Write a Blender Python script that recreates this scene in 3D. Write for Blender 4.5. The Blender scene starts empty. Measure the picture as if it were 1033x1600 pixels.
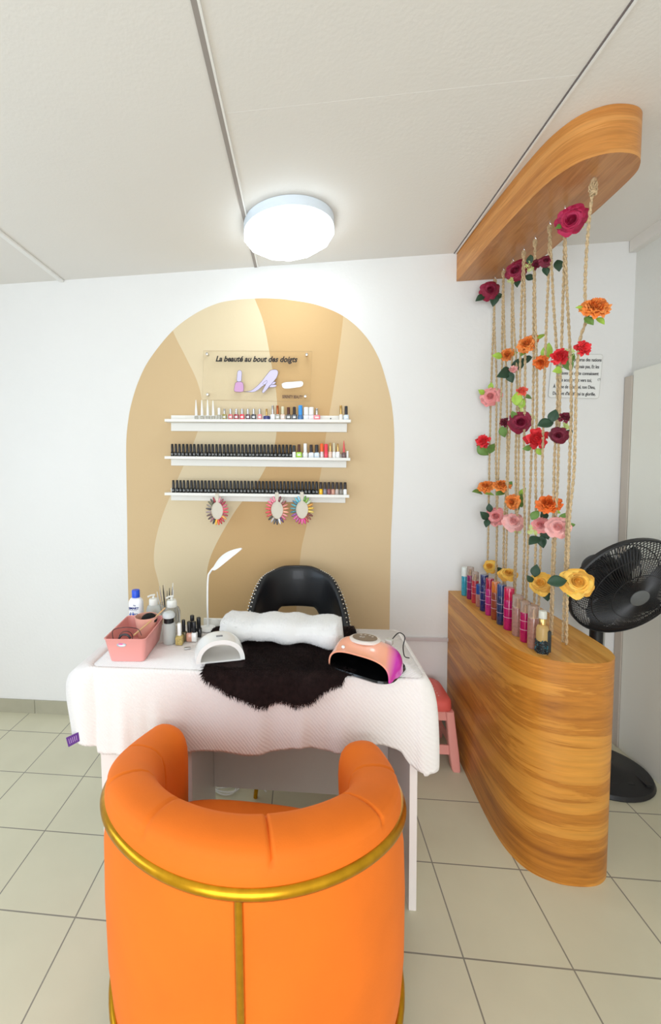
import bpy, math, random
from mathutils import Vector, Matrix
R = random.Random(7)
S = bpy.context.scene
C = S.collection
PI = math.pi

# ------------------------------------------------------------------ camera
H = 1.45                       # eye height
F, CX, CY = 653.79, 402.61, 775.47
_p, _y, _r = 0.0640, -0.1082, -0.0162
def _cam():
    cp, sp, cy, sy, cr, sr = math.cos(_p), math.sin(_p), math.cos(_y), math.sin(_y), math.cos(_r), math.sin(_r)
    fw = Vector((sy*cp, cy*cp, -sp)); rt = Vector((cy, -sy, 0)); up = rt.cross(fw)
    return cr*rt + sr*up, -sr*rt + cr*up, fw
RT, UP, FW = _cam()
CAM = Vector((0, 0, H))
cd = bpy.data.cameras.new('camera'); cam = bpy.data.objects.new('camera', cd); C.objects.link(cam)
cd.sensor_fit = 'HORIZONTAL'; cd.sensor_width = 36; cd.lens = F/1033*36
cd.shift_x = (516.5-CX)/1033; cd.shift_y = (CY-800)/1033; cd.clip_start = .02
cam.matrix_world = Matrix(((RT.x, UP.x, -FW.x, 0), (RT.y, UP.y, -FW.y, 0), (RT.z, UP.z, -FW.z, H), (0, 0, 0, 1)))
S.camera = cam
def ray(x, y): return RT*((x-CX)/F) - UP*((y-CY)/F) + FW
def onz(x, y, z): d = ray(x, y); return CAM + d*((z-H)/d.z)
def ony(x, y, Y): d = ray(x, y); return CAM + d*(Y/d.y)
def onx(x, y, X): d = ray(x, y); return CAM + d*(X/d.x)

# ------------------------------------------------------------------ light
S.view_settings.view_transform = 'Standard'; S.view_settings.look = 'None'
S.view_settings.gamma = 1; S.view_settings.use_curve_mapping = False
S.view_settings.exposure = -0.35
w = bpy.data.worlds.new('sky'); S.world = w; w.use_nodes = True
w.node_tree.nodes['Background'].inputs[0].default_value = (.75, .86, 1, 1)
w.node_tree.nodes['Background'].inputs[1].default_value = 1.0
def area(name, loc, rot, sx, sy, e, col):
    l = bpy.data.lights.new(name, 'AREA'); l.shape = 'RECTANGLE'; l.size = sx; l.size_y = sy; l.energy = e; l.color = col
    o = bpy.data.objects.new(name, l); C.objects.link(o); o.location = loc; o.rotation_euler = rot; return o
XL, XR, YB, YF, ZC = -2.5, 1.62, -2.3, 2.288, 2.526
area('window_daylight', (XL-.12, .2, 1.5), (0, -PI/2, 0), 1.2, 1.9, 33, (.66, .83, 1))
area('frontal_fill', (-.3, YB-.12, 1.2), (PI/2, 0, 0), 2.6, 2.2, 104, (.94, .97, 1))  # added fill lamp behind the camera, at the unseen back opening
LAMP_POWER = 11.0

# ------------------------------------------------------------------ materials
def lin(c):
    return tuple((v/12.92 if v <= .04045 else ((v+.055)/1.055)**2.4) for v in [x/255 for x in c])
_m = {}
def mat(name, col, rough=.5, metal=0, trans=0, emit=None, es=0, alpha=1, sheen=0, coat=0, var=0, vscale=8, bump=0, bscale=200, ior=1.45, stretch=(1,1,1), spec=.5, sss=0):
    if name in _m: return _m[name]
    m = bpy.data.materials.new(name); m.use_nodes = True; _m[name] = m
    nt = m.node_tree; b = nt.nodes['Principled BSDF']; c = lin(col)
    b.inputs['Base Color'].default_value = (*c, 1); b.inputs['Roughness'].default_value = rough
    b.inputs['Metallic'].default_value = metal; b.inputs['Transmission Weight'].default_value = trans
    b.inputs['IOR'].default_value = ior; b.inputs['Alpha'].default_value = alpha
    b.inputs['Specular IOR Level'].default_value = spec
    if sheen: b.inputs['Sheen Weight'].default_value = sheen; b.inputs['Sheen Roughness'].default_value = .4; b.inputs['Sheen Tint'].default_value = (*[min(1, v*1.2+.1) for v in c], 1)
    if sss: b.inputs['Subsurface Weight'].default_value = sss; b.inputs['Subsurface Radius'].default_value = (.01, .006, .004); b.inputs['Subsurface Scale'].default_value = .5
    if coat: b.inputs['Coat Weight'].default_value = coat
    if emit: b.inputs['Emission Color'].default_value = (*emit, 1); b.inputs['Emission Strength'].default_value = es
    tc = nt.nodes.new('ShaderNodeTexCoord'); mp = nt.nodes.new('ShaderNodeMapping'); mp.inputs['Scale'].default_value = stretch
    nt.links.new(tc.outputs['Object'], mp.inputs['Vector'])
    n = nt.nodes.new('ShaderNodeTexNoise'); n.inputs['Scale'].default_value = vscale; n.inputs['Detail'].default_value = 4
    nt.links.new(mp.outputs[0], n.inputs['Vector'])
    if var > 0:
        r = nt.nodes.new('ShaderNodeValToRGB')
        r.color_ramp.elements[0].position = .3; r.color_ramp.elements[1].position = .7
        r.color_ramp.elements[0].color = (*[v*(1-var) for v in c], 1); r.color_ramp.elements[1].color = (*[min(1, v*(1+var)) for v in c], 1)
        nt.links.new(n.outputs[0], r.inputs[0]); nt.links.new(r.outputs[0], b.inputs['Base Color'])
    if bump > 0:
        n2 = nt.nodes.new('ShaderNodeTexNoise'); n2.inputs['Scale'].default_value = bscale; n2.inputs['Detail'].default_value = 3
        nt.links.new(tc.outputs['Object'], n2.inputs['Vector'])
        bp = nt.nodes.new('ShaderNodeBump'); bp.inputs['Strength'].default_value = bump; bp.inputs['Distance'].default_value = .003
        nt.links.new(n2.outputs[0], bp.inputs['Height']); nt.links.new(bp.outputs[0], b.inputs['Normal'])
    return m
def mth(nt, op, a, b=None):
    n = nt.nodes.new('ShaderNodeMath'); n.operation = op
    for i, v in enumerate((a, b)):
        if v is None: continue
        if isinstance(v, (int, float)): n.inputs[i].default_value = v
        else: nt.links.new(v, n.inputs[i])
    return n.outputs[0]
def tile_mat():
    m = mat('floor_tile', (213, 209, 184), .32, var=.05, vscale=3); nt = m.node_tree; b = nt.nodes['Principled BSDF']
    g = nt.nodes.new('ShaderNodeNewGeometry'); sp = nt.nodes.new('ShaderNodeSeparateXYZ'); nt.links.new(g.outputs['Position'], sp.inputs[0])
    s = .3027; x0 = -1.660; y0 = 2.110
    ax = mth(nt, 'PINGPONG', mth(nt, 'DIVIDE', mth(nt, 'SUBTRACT', sp.outputs[0], x0-6*s), s), .5)
    ay = mth(nt, 'PINGPONG', mth(nt, 'DIVIDE', mth(nt, 'SUBTRACT', sp.outputs[1], y0-16*s), s), .5)
    d = mth(nt, 'LESS_THAN', mth(nt, 'MINIMUM', ax, ay), .0075)
    old = b.inputs['Base Color'].links[0].from_socket
    mx = nt.nodes.new('ShaderNodeMix'); mx.data_type = 'RGBA'
    nt.links.new(d, mx.inputs[0]); nt.links.new(old, mx.inputs[6]); mx.inputs[7].default_value = (*lin((140, 136, 124)), 1)
    nt.links.new(mx.outputs[2], b.inputs['Base Color'])
    bp = nt.nodes.new('ShaderNodeBump'); bp.inputs['Strength'].default_value = .3; bp.inputs['Distance'].default_value = .002; bp.invert = True
    nt.links.new(d, bp.inputs['Height']); nt.links.new(bp.outputs[0], b.inputs['Normal'])
    return m
def wood(name, scale, dark=(168, 96, 30), mid=(205, 132, 56), light=(226, 156, 78)):
    m = mat(name, mid, .42, coat=.15); nt = m.node_tree; b = nt.nodes['Principled BSDF']
    tc = nt.nodes.new('ShaderNodeTexCoord'); mp = nt.nodes.new('ShaderNodeMapping'); mp.inputs['Scale'].default_value = scale
    nt.links.new(tc.outputs['Object'], mp.inputs['Vector'])
    n = nt.nodes.new('ShaderNodeTexNoise'); n.inputs['Scale'].default_value = 1; n.inputs['Detail'].default_value = 7; n.inputs['Roughness'].default_value = .62; n.inputs['Distortion'].default_value = .45
    nt.links.new(mp.outputs[0], n.inputs['Vector'])
    r = nt.nodes.new('ShaderNodeValToRGB'); e = r.color_ramp.elements
    e[0].position = .30; e[0].color = (*lin(dark), 1); e[1].position = .72; e[1].color = (*lin(light), 1)
    x = e.new(.46); x.color = (*lin(mid), 1)
    x = e.new(.50); x.color = (*lin(tuple((a*3+c)//4 for a, c in zip(mid, dark))), 1)
    x = e.new(.53); x.color = (*lin(tuple((a+c)//2 for a, c in zip(mid, light))), 1)
    nt.links.new(n.outputs[0], r.inputs[0])
    mp2 = nt.nodes.new('ShaderNodeMapping'); mp2.inputs['Scale'].default_value = [v*9 for v in scale]; nt.links.new(tc.outputs['Object'], mp2.inputs['Vector'])
    n2 = nt.nodes.new('ShaderNodeTexNoise'); n2.inputs['Scale'].default_value = 1; n2.inputs['Detail'].default_value = 2; nt.links.new(mp2.outputs[0], n2.inputs['Vector'])
    mr = nt.nodes.new('ShaderNodeMapRange'); mr.inputs[3].default_value = .74; mr.inputs[4].default_value = 1.2; nt.links.new(n2.outputs[0], mr.inputs[0])
    mx = nt.nodes.new('ShaderNodeMix'); mx.data_type = 'RGBA'; mx.blend_type = 'MULTIPLY'; mx.inputs[0].default_value = 1
    nt.links.new(r.outputs[0], mx.inputs[6]); nt.links.new(mr.outputs[0], mx.inputs[7]); nt.links.new(mx.outputs[2], b.inputs['Base Color'])
    return m

# ------------------------------------------------------------------ mesh builder
class B:
    def __init__(s): s.v = []; s.f = []; s.m = []
    def add(s, vs, fs, mi=0, M=None):
        o = len(s.v)
        s.v += [tuple(M @ Vector(v)) if M else tuple(v) for v in vs]
        s.f += [tuple(i+o for i in f) for f in fs]; s.m += [mi]*len(fs); return s
    def box(s, x0, x1, y0, y1, z0, z1, mi=0, M=None):
        vs = [(x, y, z) for z in (z0, z1) for y in (y0, y1) for x in (x0, x1)]
        return s.add(vs, [(0,2,3,1),(4,5,7,6),(0,1,5,4),(2,6,7,3),(0,4,6,2),(1,3,7,5)], mi, M)
    def lathe(s, prof, n=20, c=(0,0,0), mi=0, M=None, sx=1, sy=1, cap=True):
        vs = []; fs = []
        for r, z in prof:
            for i in range(n):
                a = 2*PI*i/n; vs.append((c[0]+r*math.cos(a)*sx, c[1]+r*math.sin(a)*sy, c[2]+z))
        for j in range(len(prof)-1):
            for i in range(n):
                k = (i+1) % n; fs.append((j*n+i, j*n+k, (j+1)*n+k, (j+1)*n+i))
        if cap: fs.append(tuple(range(n))[::-1]); fs.append(tuple((len(prof)-1)*n+i for i in range(n)))
        return s.add(vs, fs, mi, M)
    def tube(s, pts, r, n=8, closed=False, mi=0, M=None, caps=True):
        pts = [Vector(p) for p in pts]; N = len(pts); vs = []; fs = []
        t0 = (pts[1]-pts[0]).normalized(); a = Vector((0, 0, 1)) if abs(t0.z) < .9 else Vector((1, 0, 0))
        nrm = t0.cross(a).normalized()
        for i, p in enumerate(pts):
            if closed: t = (pts[(i+1) % N]-pts[i-1]).normalized()
            else: t = (pts[min(i+1, N-1)]-pts[max(i-1, 0)]).normalized()
            nrm = (nrm - t*nrm.dot(t)).normalized(); b = t.cross(nrm); rr = r[i] if isinstance(r, (list, tuple)) else r
            for k in range(n):
                q = 2*PI*k/n; vs.append(p + nrm*(rr*math.cos(q)) + b*(rr*math.sin(q)))
        for i in range(N if closed else N-1):
            j = (i+1) % N
            for k in range(n):
                l = (k+1) % n; fs.append((i*n+k, i*n+l, j*n+l, j*n+k))
        if not closed and caps: fs.append(tuple(range(n))[::-1]); fs.append(tuple((N-1)*n+k for k in range(n)))
        return s.add(vs, fs, mi, M)
    def grid(s, fn, nu, nv, cu=False, cv=False, mi=0, M=None):
        vs = [fn(i/(nu if cu else nu-1), j/(nv if cv else nv-1)) for j in range(nv) for i in range(nu)]
        fs = []
        for j in range(nv if cv else nv-1):
            for i in range(nu if cu else nu-1):
                a = (i+1) % nu; b = (j+1) % nv; fs.append((j*nu+i, j*nu+a, b*nu+a, b*nu+i))
        return s.add(vs, fs, mi, M)
    def prism(s, poly, z0, z1, mi=0, M=None):
        n = len(poly); vs = [(x, y, z0) for x, y in poly]+[(x, y, z1) for x, y in poly]
        fs = [tuple(range(n))[::-1], tuple(range(n, 2*n))]+[(i, (i+1) % n, n+(i+1) % n, n+i) for i in range(n)]
        return s.add(vs, fs, mi, M)
    def ball(s, c, r, n=10, mi=0, sx=1, sy=1, sz=1, M=None):
        pr = [(max(1e-4, r*math.sin(PI*k/n)), -r*math.cos(PI*k/n)*sz) for k in range(n+1)]
        return s.lathe(pr, n*2, c, mi, M, sx, sy)
def obj(name, b, mats, parent=None, smooth=True, bevel=0, world=True, solid=0, subd=0, angle=40):
    me = bpy.data.meshes.new(name)
    vs = b.v
    if parent is not None and world:
        Mi = parent.matrix_basis.inverted()
        if parent.parent: Mi = Mi @ parent.parent.matrix_basis.inverted()
        vs = [tuple(Mi @ Vector(v)) for v in vs]
    me.from_pydata(vs, [], b.f)
    for m in (mats if isinstance(mats, (list, tuple)) else [mats]): me.materials.append(m)
    me.polygons.foreach_set('material_index', b.m)
    me.update(); me.validate()
    if smooth:
        me.polygons.foreach_set('use_smooth', [True]*len(me.polygons))
        try: me.set_sharp_from_angle(angle=math.radians(angle))
        except Exception: pass
    o = bpy.data.objects.new(name, me); C.objects.link(o)
    if parent is not None: o.parent = parent
    if solid: md = o.modifiers.new('solid', 'SOLIDIFY'); md.thickness = solid; md.offset = 0
    if bevel: md = o.modifiers.new('bevel', 'BEVEL'); md.width = bevel; md.segments = 3; md.limit_method = 'ANGLE'; md.harden_normals = False
    if subd: md = o.modifiers.new('sub', 'SUBSURF'); md.levels = subd; md.render_levels = subd
    return o
def tag(o, label, cat, group=None):
    o['label'] = label; o['category'] = cat
    if group: o['group'] = group
    return o
def thing(name, label, cat, loc=(0,0,0), rot=(0,0,0), group=None):
    o = bpy.data.objects.new(name, None); C.objects.link(o); o.location = loc; o.rotation_euler = rot
    o.empty_display_size = .05
    o.matrix_basis = Matrix.LocRotScale(Vector(loc), __import__('mathutils').Euler(rot), Vector((1,1,1)))
    return tag(o, label, cat, group)
def struct(name, b, mats, **k):
    o = obj(name, b, mats, **k)
    if not o.parent: o['kind'] = 'structure'
    return o
def dup(root, loc, label=None, rotz=None, group=None):
    r = root.copy(); C.objects.link(r); r.location = loc
    if rotz is not None: r.rotation_euler.z = rotz
    if label: r['label'] = label
    if group: r['group'] = group
    for ch in list(root.children):
        c = ch.copy(); C.objects.link(c); c.parent = r
        for g in list(ch.children):
            d = g.copy(); C.objects.link(d); d.parent = c
    return r
def textb(b, s, size, M, mi=0, shear=0, off=0, align='LEFT', sx=1, ext=.0006):
    cu = bpy.data.curves.new('t', 'FONT'); cu.body = s; cu.size = size; cu.shear = shear; cu.offset = off; cu.extrude = ext; cu.align_x = align; cu.resolution_u = 3
    o = bpy.data.objects.new('t', cu); C.objects.link(o); bpy.context.view_layer.update()
    me = bpy.data.meshes.new_from_object(o.evaluated_get(bpy.context.evaluated_depsgraph_get()))
    b.add([(v.co.x*sx, v.co.y, v.co.z) for v in me.vertices], [tuple(p.vertices) for p in me.polygons], mi, M)
    bpy.data.objects.remove(o); bpy.data.curves.remove(cu); bpy.data.meshes.remove(me)
def interp(tab, x):
    if x <= tab[0][0]: return tab[0][1]
    for (a, p), (b_, q) in zip(tab, tab[1:]):
        if x <= b_:
            t = (x-a)/(b_-a); return p+(q-p)*t
    return tab[-1][1]
def smooth_line(pts, n=60):
    P = [Vector(p) for p in pts]; out = []; L = len(P)-1
    for i in range(n+1):
        u = i/n*L; k = min(int(u), L-1); t = u-k
        a = P[max(k-1, 0)]; b = P[k]; c = P[k+1]; d = P[min(k+2, L)]
        out.append(.5*((2*b)+(c-a)*t+(2*a-5*b+4*c-d)*t*t+(3*b-a-3*c+d)*t**3))
    return out
def ss(a, b_, x):
    t = max(0, min(1, (x-a)/(b_-a))); return t*t*(3-2*t)
WXY = Matrix(((1,0,0,0),(0,0,-1,0),(0,1,0,0),(0,0,0,1)))     # local (u right, v up, w) -> world (x, -y out, z)
def wallM(x, y, z, tilt=0): return Matrix.Translation((x, y, z)) @ Matrix.Rotation(tilt, 4, 'Y') @ WXY

white_wall = mat('white_wall', (232, 231, 229), .6, var=.012, vscale=2, bump=.25, bscale=60)
ceil_paint = mat('ceiling_paint', (232, 228, 222), .7, var=.012, vscale=1.5, bump=.2, bscale=80)
white_pl = mat('white_plastic', (240, 240, 238), .35)
black_pl = mat('black_plastic', (24, 24, 25), .35)
black_gl = mat('black_gloss', (14, 14, 15), .12)
chrome = mat('chrome', (215, 215, 215), .18, metal=1)
gold = mat('brushed_gold', (205, 150, 35), .28, metal=1, var=.1, vscale=40)
clear = mat('clear_plastic', (245, 248, 250), .08, trans=.95, ior=1.3)
frost = mat('frosted_plastic', (228, 231, 228), .35, trans=.55, ior=1.3)

# ------------------------------------------------------------------ room shell
struct('floor', B().box(XL-.1, XR+.1, YB-.1, YF+.1, -.1, 0), tile_mat(), smooth=False)
struct('ceiling', B().box(XL-.1, XR+.1, YB-.1, YF+.1, ZC, ZC+.1), ceil_paint, smooth=False)
struct('wall_front', B().box(XL-.1, XR+.1, YF, YF+.1, 0, ZC), white_wall, smooth=False)
struct('wall_right', B().box(XR, XR+.1, YB-.1, YF, 0, ZC), mat('white_wall_right', (226, 226, 220), .6, bump=.2, bscale=60), smooth=False)
b = B(); b.box(XL-.1, XL, YB-.1, -.8, 0, ZC); b.box(XL-.1, XL, 1.2, YF, 0, ZC); b.box(XL-.1, XL, -.8, 1.2, 0, .9); b.box(XL-.1, XL, -.8, 1.2, 2.1, ZC)
struct('wall_left', b, white_wall, smooth=False)
b = B(); b.box(XL-.1, -1.7, YB-.1, YB, 0, ZC); b.box(1.1, XR+.1, YB-.1, YB, 0, ZC); b.box(-1.7, 1.1, YB-.1, YB, 2.3, ZC)
struct('wall_back', b, white_wall, smooth=False)
b = B()
for y0, y1, z0, z1 in ((-.8,-.76,.9,2.1), (1.16,1.2,.9,2.1), (-.8,1.2,.9,.94), (-.8,1.2,2.06,2.1), (.18,.22,.9,2.1)): b.box(XL-.08, XL+.01, y0, y1, z0, z1)
struct('window_1', b, white_pl, smooth=False)
grey_tile = mat('skirting_tile', (172, 168, 148), .4, var=.06)
b = B()
for k in range(11):
    x0 = -2.5+k*.3027-.03
    b.box(max(x0+.0015, XL), min(x0+.3012, .76), YF-.009, YF, 0, .082)
struct('baseboard_front', b, grey_tile, smooth=False)
struct('trim_1', B().box(.3, .77, YF-.012, YF, .514, .533), mat('grey_trim', (205, 196, 196), .6), bevel=.003)
struct('trim_2', B().box(-.2455, -.2305, -2, YF-.001, ZC-.004, ZC), mat('seam_grey', (160, 152, 146), .7), smooth=False)
struct('trim_3', B().box(-.2305, -.224, -2, YF-.001, ZC-.006, ZC), mat('seam_white', (240, 238, 234), .6), smooth=False)
struct('trim_4', B().box(.770, .775, -2, YF-.001, ZC-.003, ZC), mat('seam_dark', (120, 110, 108), .7), smooth=False)
struct('trim_5', B().box(.775, .782, -2, YF-.001, ZC-.006, ZC), _m['seam_white'], smooth=False)
struct('trim_6', B().box(-1.345, -1.318, -2, YF-.001, ZC-.012, ZC), _m['seam_white'], bevel=.003)
struct('trim_7', B().box(XR-.035, XR, -1, YF-.004, ZC-.055, ZC), ceil_paint, smooth=False)
struct('trim_8', B().box(-.22, .765, 1.32, 1.35, ZC-.0004, ZC), ceil_paint, smooth=False)
# door in the right wall
struct('door_1', B().box(XR-.03, XR, 1.35, 2.235, .0, 1.895), mat('door_white', (236, 236, 226), .45), bevel=.002)
struct('trim_9', B().box(XR-.034, XR, 2.237, 2.284, 0, 1.875), mat('door_casing', (196, 186, 174), .6), bevel=.002)

# wall mural: an arch of tan and cream bands
def cw(p): return ony(190+p[0]*.43562, 440+p[1]*.43562, YF)
arch = [(28,1257),(24,1110),(20,840),(17,640),(18,560),(24,500),(35,440),(60,360),(100,280),(180,180),(260,118),(340,80),(410,66),(480,61),(540,61),(600,66),(700,84),(795,124),(870,190),(920,270),(950,360),(970,450),(978,560),(976,700),(970,840),(965,980),(958,1257)]
aw = [cw(p) for p in arch]; aw[0] = aw[0]+Vector((0,0,-.45)); aw[-1] = aw[-1]+Vector((0,0,-.45))
ap = smooth_line(aw, 400)
bands = [[(150,61),(185,178),(230,270),(272,360),(290,440),(285,500),(250,600),(205,700),(150,830),(122,930),(117,1010),(135,1090),(160,1257)],
 [(470,40),(478,62),(510,150),(535,280),(555,400),(558,500),(545,600),(490,715),(410,820),(340,940),(310,1020),(306,1100),(310,1257)],
 [(797,40),(795,125),(780,250),(758,400),(735,540),(712,700),(690,780),(658,900),(640,1000),(622,1257)]]
bw = [smooth_line([cw(p) for p in L], 120) for L in bands]
def xat(L, z, dflt):
    for a, c in zip(L, L[1:]):
        if min(a.z, c.z) <= z <= max(a.z, c.z) and a.z != c.z: return a.x+(c.x-a.x)*(z-a.z)/(c.z-a.z)
    return L[0].x if z > L[0].z else L[-1].x
zs = [p.z for p in ap]; zt = max(zs); zb = .50; half = zs.index(zt)
Lside = ap[:half+1]; Rside = ap[half:]
b = B(); NR = 260
rows = []
for i in range(NR+1):
    z = zb+(zt-zb)*(1-(1-i/NR)**1.6)-1e-4
    xl, xr = xat(Lside, z, 0), xat(Rside, z, 0)
    xs = [xl]+[min(max(xat(L, z, 0), xl), xr) for L in bw]+[xr]
    rows.append((z, xs))
yy = YF-.0015
for (z0, a), (z1, c) in zip(rows, rows[1:]):
    for k in range(4):
        if a[k+1]-a[k] < 1e-5 and c[k+1]-c[k] < 1e-5: continue
        b.add([(a[k], yy, z0), (a[k+1], yy, z0), (c[k+1], yy, z1), (c[k], yy, z1)], [(0,1,2,3)], k)
    b.add([(a[0], YF, z0), (a[0], yy, z0), (c[0], yy, z1), (c[0], YF, z1)], [(0,1,2,3)], 0)
    b.add([(a[4], yy, z0), (a[4], YF, z0), (c[4], YF, z1), (c[4], yy, z1)], [(0,1,2,3)], 3)
tan = [mat('mural_tan_a', (208, 180, 138), .7, bump=.15, bscale=80), mat('mural_cream', (220, 202, 168), .7, bump=.15, bscale=80),
       mat('mural_tan_dark', (204, 168, 118), .7, bump=.15, bscale=80), mat('mural_tan_light', (214, 188, 148), .7, bump=.15, bscale=80)]
tag(obj('wall_mural', b, tan, smooth=False), 'tall arch of tan and cream wavy bands painted on the white wall behind the shelves', 'mural')

# ceiling light
lx, ly = -.052, 1.915
t = thing('ceiling_light', 'round glowing white ceiling lamp near the wall', 'ceiling light', (lx, ly, ZC))
obj('lamp_base', B().lathe([(.19, 0), (.197, -.002), (.197, -.04), (.19, -.042)], 48, (lx, ly, ZC)), mat('lamp_ring', (225, 235, 245), .4), t)
b = B(); b.lathe([(.190, -.042), (.197, -.046), (.196, -.062), (.165, -.082), (.05, -.088), (.001, -.088)], 12, (lx, ly, ZC))
obj('lamp_shade', b, mat('lamp_glow', (255, 255, 255), .5, emit=(.82, .93, 1), es=LAMP_POWER), t, smooth=False)
# ------------------------------------------------------------------ wooden counter and matching canopy
fp = [(1.09, YF-.001), (.765, YF-.001), (.752, 2.0), (.742, 1.75), (.746, 1.62), (.765, 1.545), (.80, 1.495), (.86, 1.465), (.93, 1.458), (.995, 1.468), (1.045, 1.50), (1.072, 1.55), (1.084, 1.62), (1.09, 1.75)]
def outline(fp, nstart=2, n=60):
    core = smooth_line([(x, y, 0) for x, y in fp[nstart-1:]], n)
    return [(fp[0][0], fp[0][1])] + [(p.x, p.y) for p in core]
wside = wood('teak_side', (.9, .9, 12), (138, 76, 12), (194, 124, 40), (222, 156, 66)); wtop = wood('teak_top', (13, .8, 13), (168, 106, 32), (210, 148, 62), (228, 172, 88))
wside2 = wood('teak_canopy_side', (1.3, 1.3, 22), (176, 108, 44), (206, 138, 66), (222, 158, 88))
def slab(name_body, poly, z0, z1, root, matside, mattop, edge):
    n = len(poly); b = B()
    b.add([(x, y, z0) for x, y in poly]+[(x, y, z1) for x, y in poly], [(i, (i+1) % n, n+(i+1) % n, n+i) for i in range(n)], 0)
    b.add([(x, y, z0) for x, y in poly], [tuple(range(n))[::-1]], 1); b.add([(x, y, z1) for x, y in poly], [tuple(range(n))], 1)
    return obj(name_body, b, [matside, mattop], root, angle=35)
t = thing('wooden_counter', 'tall honey-coloured wooden counter with a rounded end, perfume bottles standing along it', 'counter', (.92, 1.9, 0))
po = outline(fp)
slab('body', po, 0, .765, t, wside, wtop, 0)
slab('counter_top', po, .7655, .79, t, wside, wtop, 0)
fc = [(1.09, YF-.001), (.785, YF-.001), (.79, 2.0), (.80, 1.75), (.812, 1.60), (.83, 1.52), (.865, 1.462), (.92, 1.436), (.98, 1.44), (1.03, 1.462), (1.062, 1.50), (1.082, 1.56), (1.09, 1.72)]
t = thing('wooden_canopy', 'honey-coloured wooden box fixed under the ceiling above the counter, ropes hanging from it', 'canopy', (.93, 1.9, 2.386))
pc = outline(fc)
slab('canopy_body', pc, 2.386, ZC-.0005, t, wside2, wood('teak_canopy_under', (13, 1.1, 15), (160, 100, 52), (186, 126, 72), (198, 140, 86)), 0)

# ------------------------------------------------------------------ table
TZ = .79
lam = mat('white_laminate', (238, 230, 226), .28)
t = thing('manicure_table', 'white laminate manicure table with a panel leg, under the white cloth', 'table', (-.18, 1.5, 0))
obj('tabletop', B().box(-.715, .365, 1.325, 1.70, TZ-.03, TZ-.006), lam, t, bevel=.002)
obj('side_cabinet', B().box(-.74+.03, -.385, 1.33, 1.68, 0, TZ-.031), lam, t, bevel=.002)
obj('leg', B().box(.332, .356, 1.325, 1.69, 0, TZ-.031), lam, t, bevel=.001)
obj('modesty_panel', B().box(-.384, .331, 1.655, 1.672, .115, TZ-.031), lam, t, bevel=.001)
# tablecloth: flat top and a skirt along its rim
def cloth():
    b = B(); x0, x1, y0, y1, r = -.722, .372, 1.318, 1.708, .022
    path = []
    def arc(cx, cy, a0, a1, n=14):
        for i in range(n+1):
            a = a0+(a1-a0)*i/n; path.append((cx+r*math.cos(a), cy+r*math.sin(a), math.cos(a), math.sin(a)))
    def seg(xa, ya, xb, yb, nx, ny, n):
        for i in range(1, n): path.append((xa+(xb-xa)*i/n, ya+(yb-ya)*i/n, nx, ny))
    arc(x0+r, y0+r, PI, 1.5*PI); seg(x0+r, y0, x1-r, y0, 0, -1, 90); arc(x1-r, y0+r, 1.5*PI, 2*PI)
    seg(x1, y0+r, x1, y1-r, 1, 0, 36); arc(x1-r, y1-r, 0, .5*PI); seg(x1-r, y1, x0+r, y1, 0, 1, 60)
    arc(x0+r, y1-r, .5*PI, PI); seg(x0, y1-r, x0, y0+r, -1, 0, 36)
    hem = [(-.722, .485), (-.69, .478), (-.6, .487), (-.45, .484), (-.372, .507), (-.30, .515), (-.275, .519), (-.20, .508), (-.138, .516), (-.06, .535), (-.004, .548), (.10, .532), (.18, .562), (.24, .568), (.30, .55), (.325, .51), (.352, .49), (.372, .478)]
    N = len(path); M = 34; vs = []; fs = []
    for k, (x, y, nx, ny) in enumerate(path):
        fy = ss(1.70, 1.30, y)
        if ny < -.9: drop = TZ-interp(hem, x)
        elif nx < -.3: drop = .295 - .02*math.sin((y-1.3)*25)
        elif nx > .3: drop = .05+.26*ss(1.43, 1.335, y) if y > 1.325 else .315
        else: drop = .14
        if ny < -.9: drop = drop
        Fl = (abs(nx)**4*.108 if nx < 0 else abs(nx)*(.036*ss(1.32, 1.345, y)+.012)) + abs(ny)*(.004 if ny < 0 else .01)
        if nx < 0 and ny < 0: Fl = Fl*.8
        ph = x*31+math.sin(x*11)*1.5 + y*40
        for j in range(M+1):
            s = drop*j/M; e = 1-math.exp(-s/(.026 if nx < -.5 else .05))
            o = .006*min(1, s/.006) + Fl*e - (Fl*.12*ss(.1, .3, s) if nx < 0 else 0)
            o += (.006*math.sin(ph)+.003*math.sin(ph*2.3+1))*ss(.03, .28, s)*(1 if ny < -.5 else 1.2)
            o += .0
            o = max(o, .0055 if j else 0) if s > .004 else o
            vs.append((x+nx*o, y+ny*o, TZ-max(0, s-.003 if j else 0)))
    for k in range(N):
        l = (k+1) % N
        for j in range(M): fs.append((k*(M+1)+j, k*(M+1)+j+1, l*(M+1)+j+1, l*(M+1)+j))
    b.add(vs, fs)
    b.add([(p[0], p[1], TZ) for p in path], [tuple(range(N))])
    return b
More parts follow.
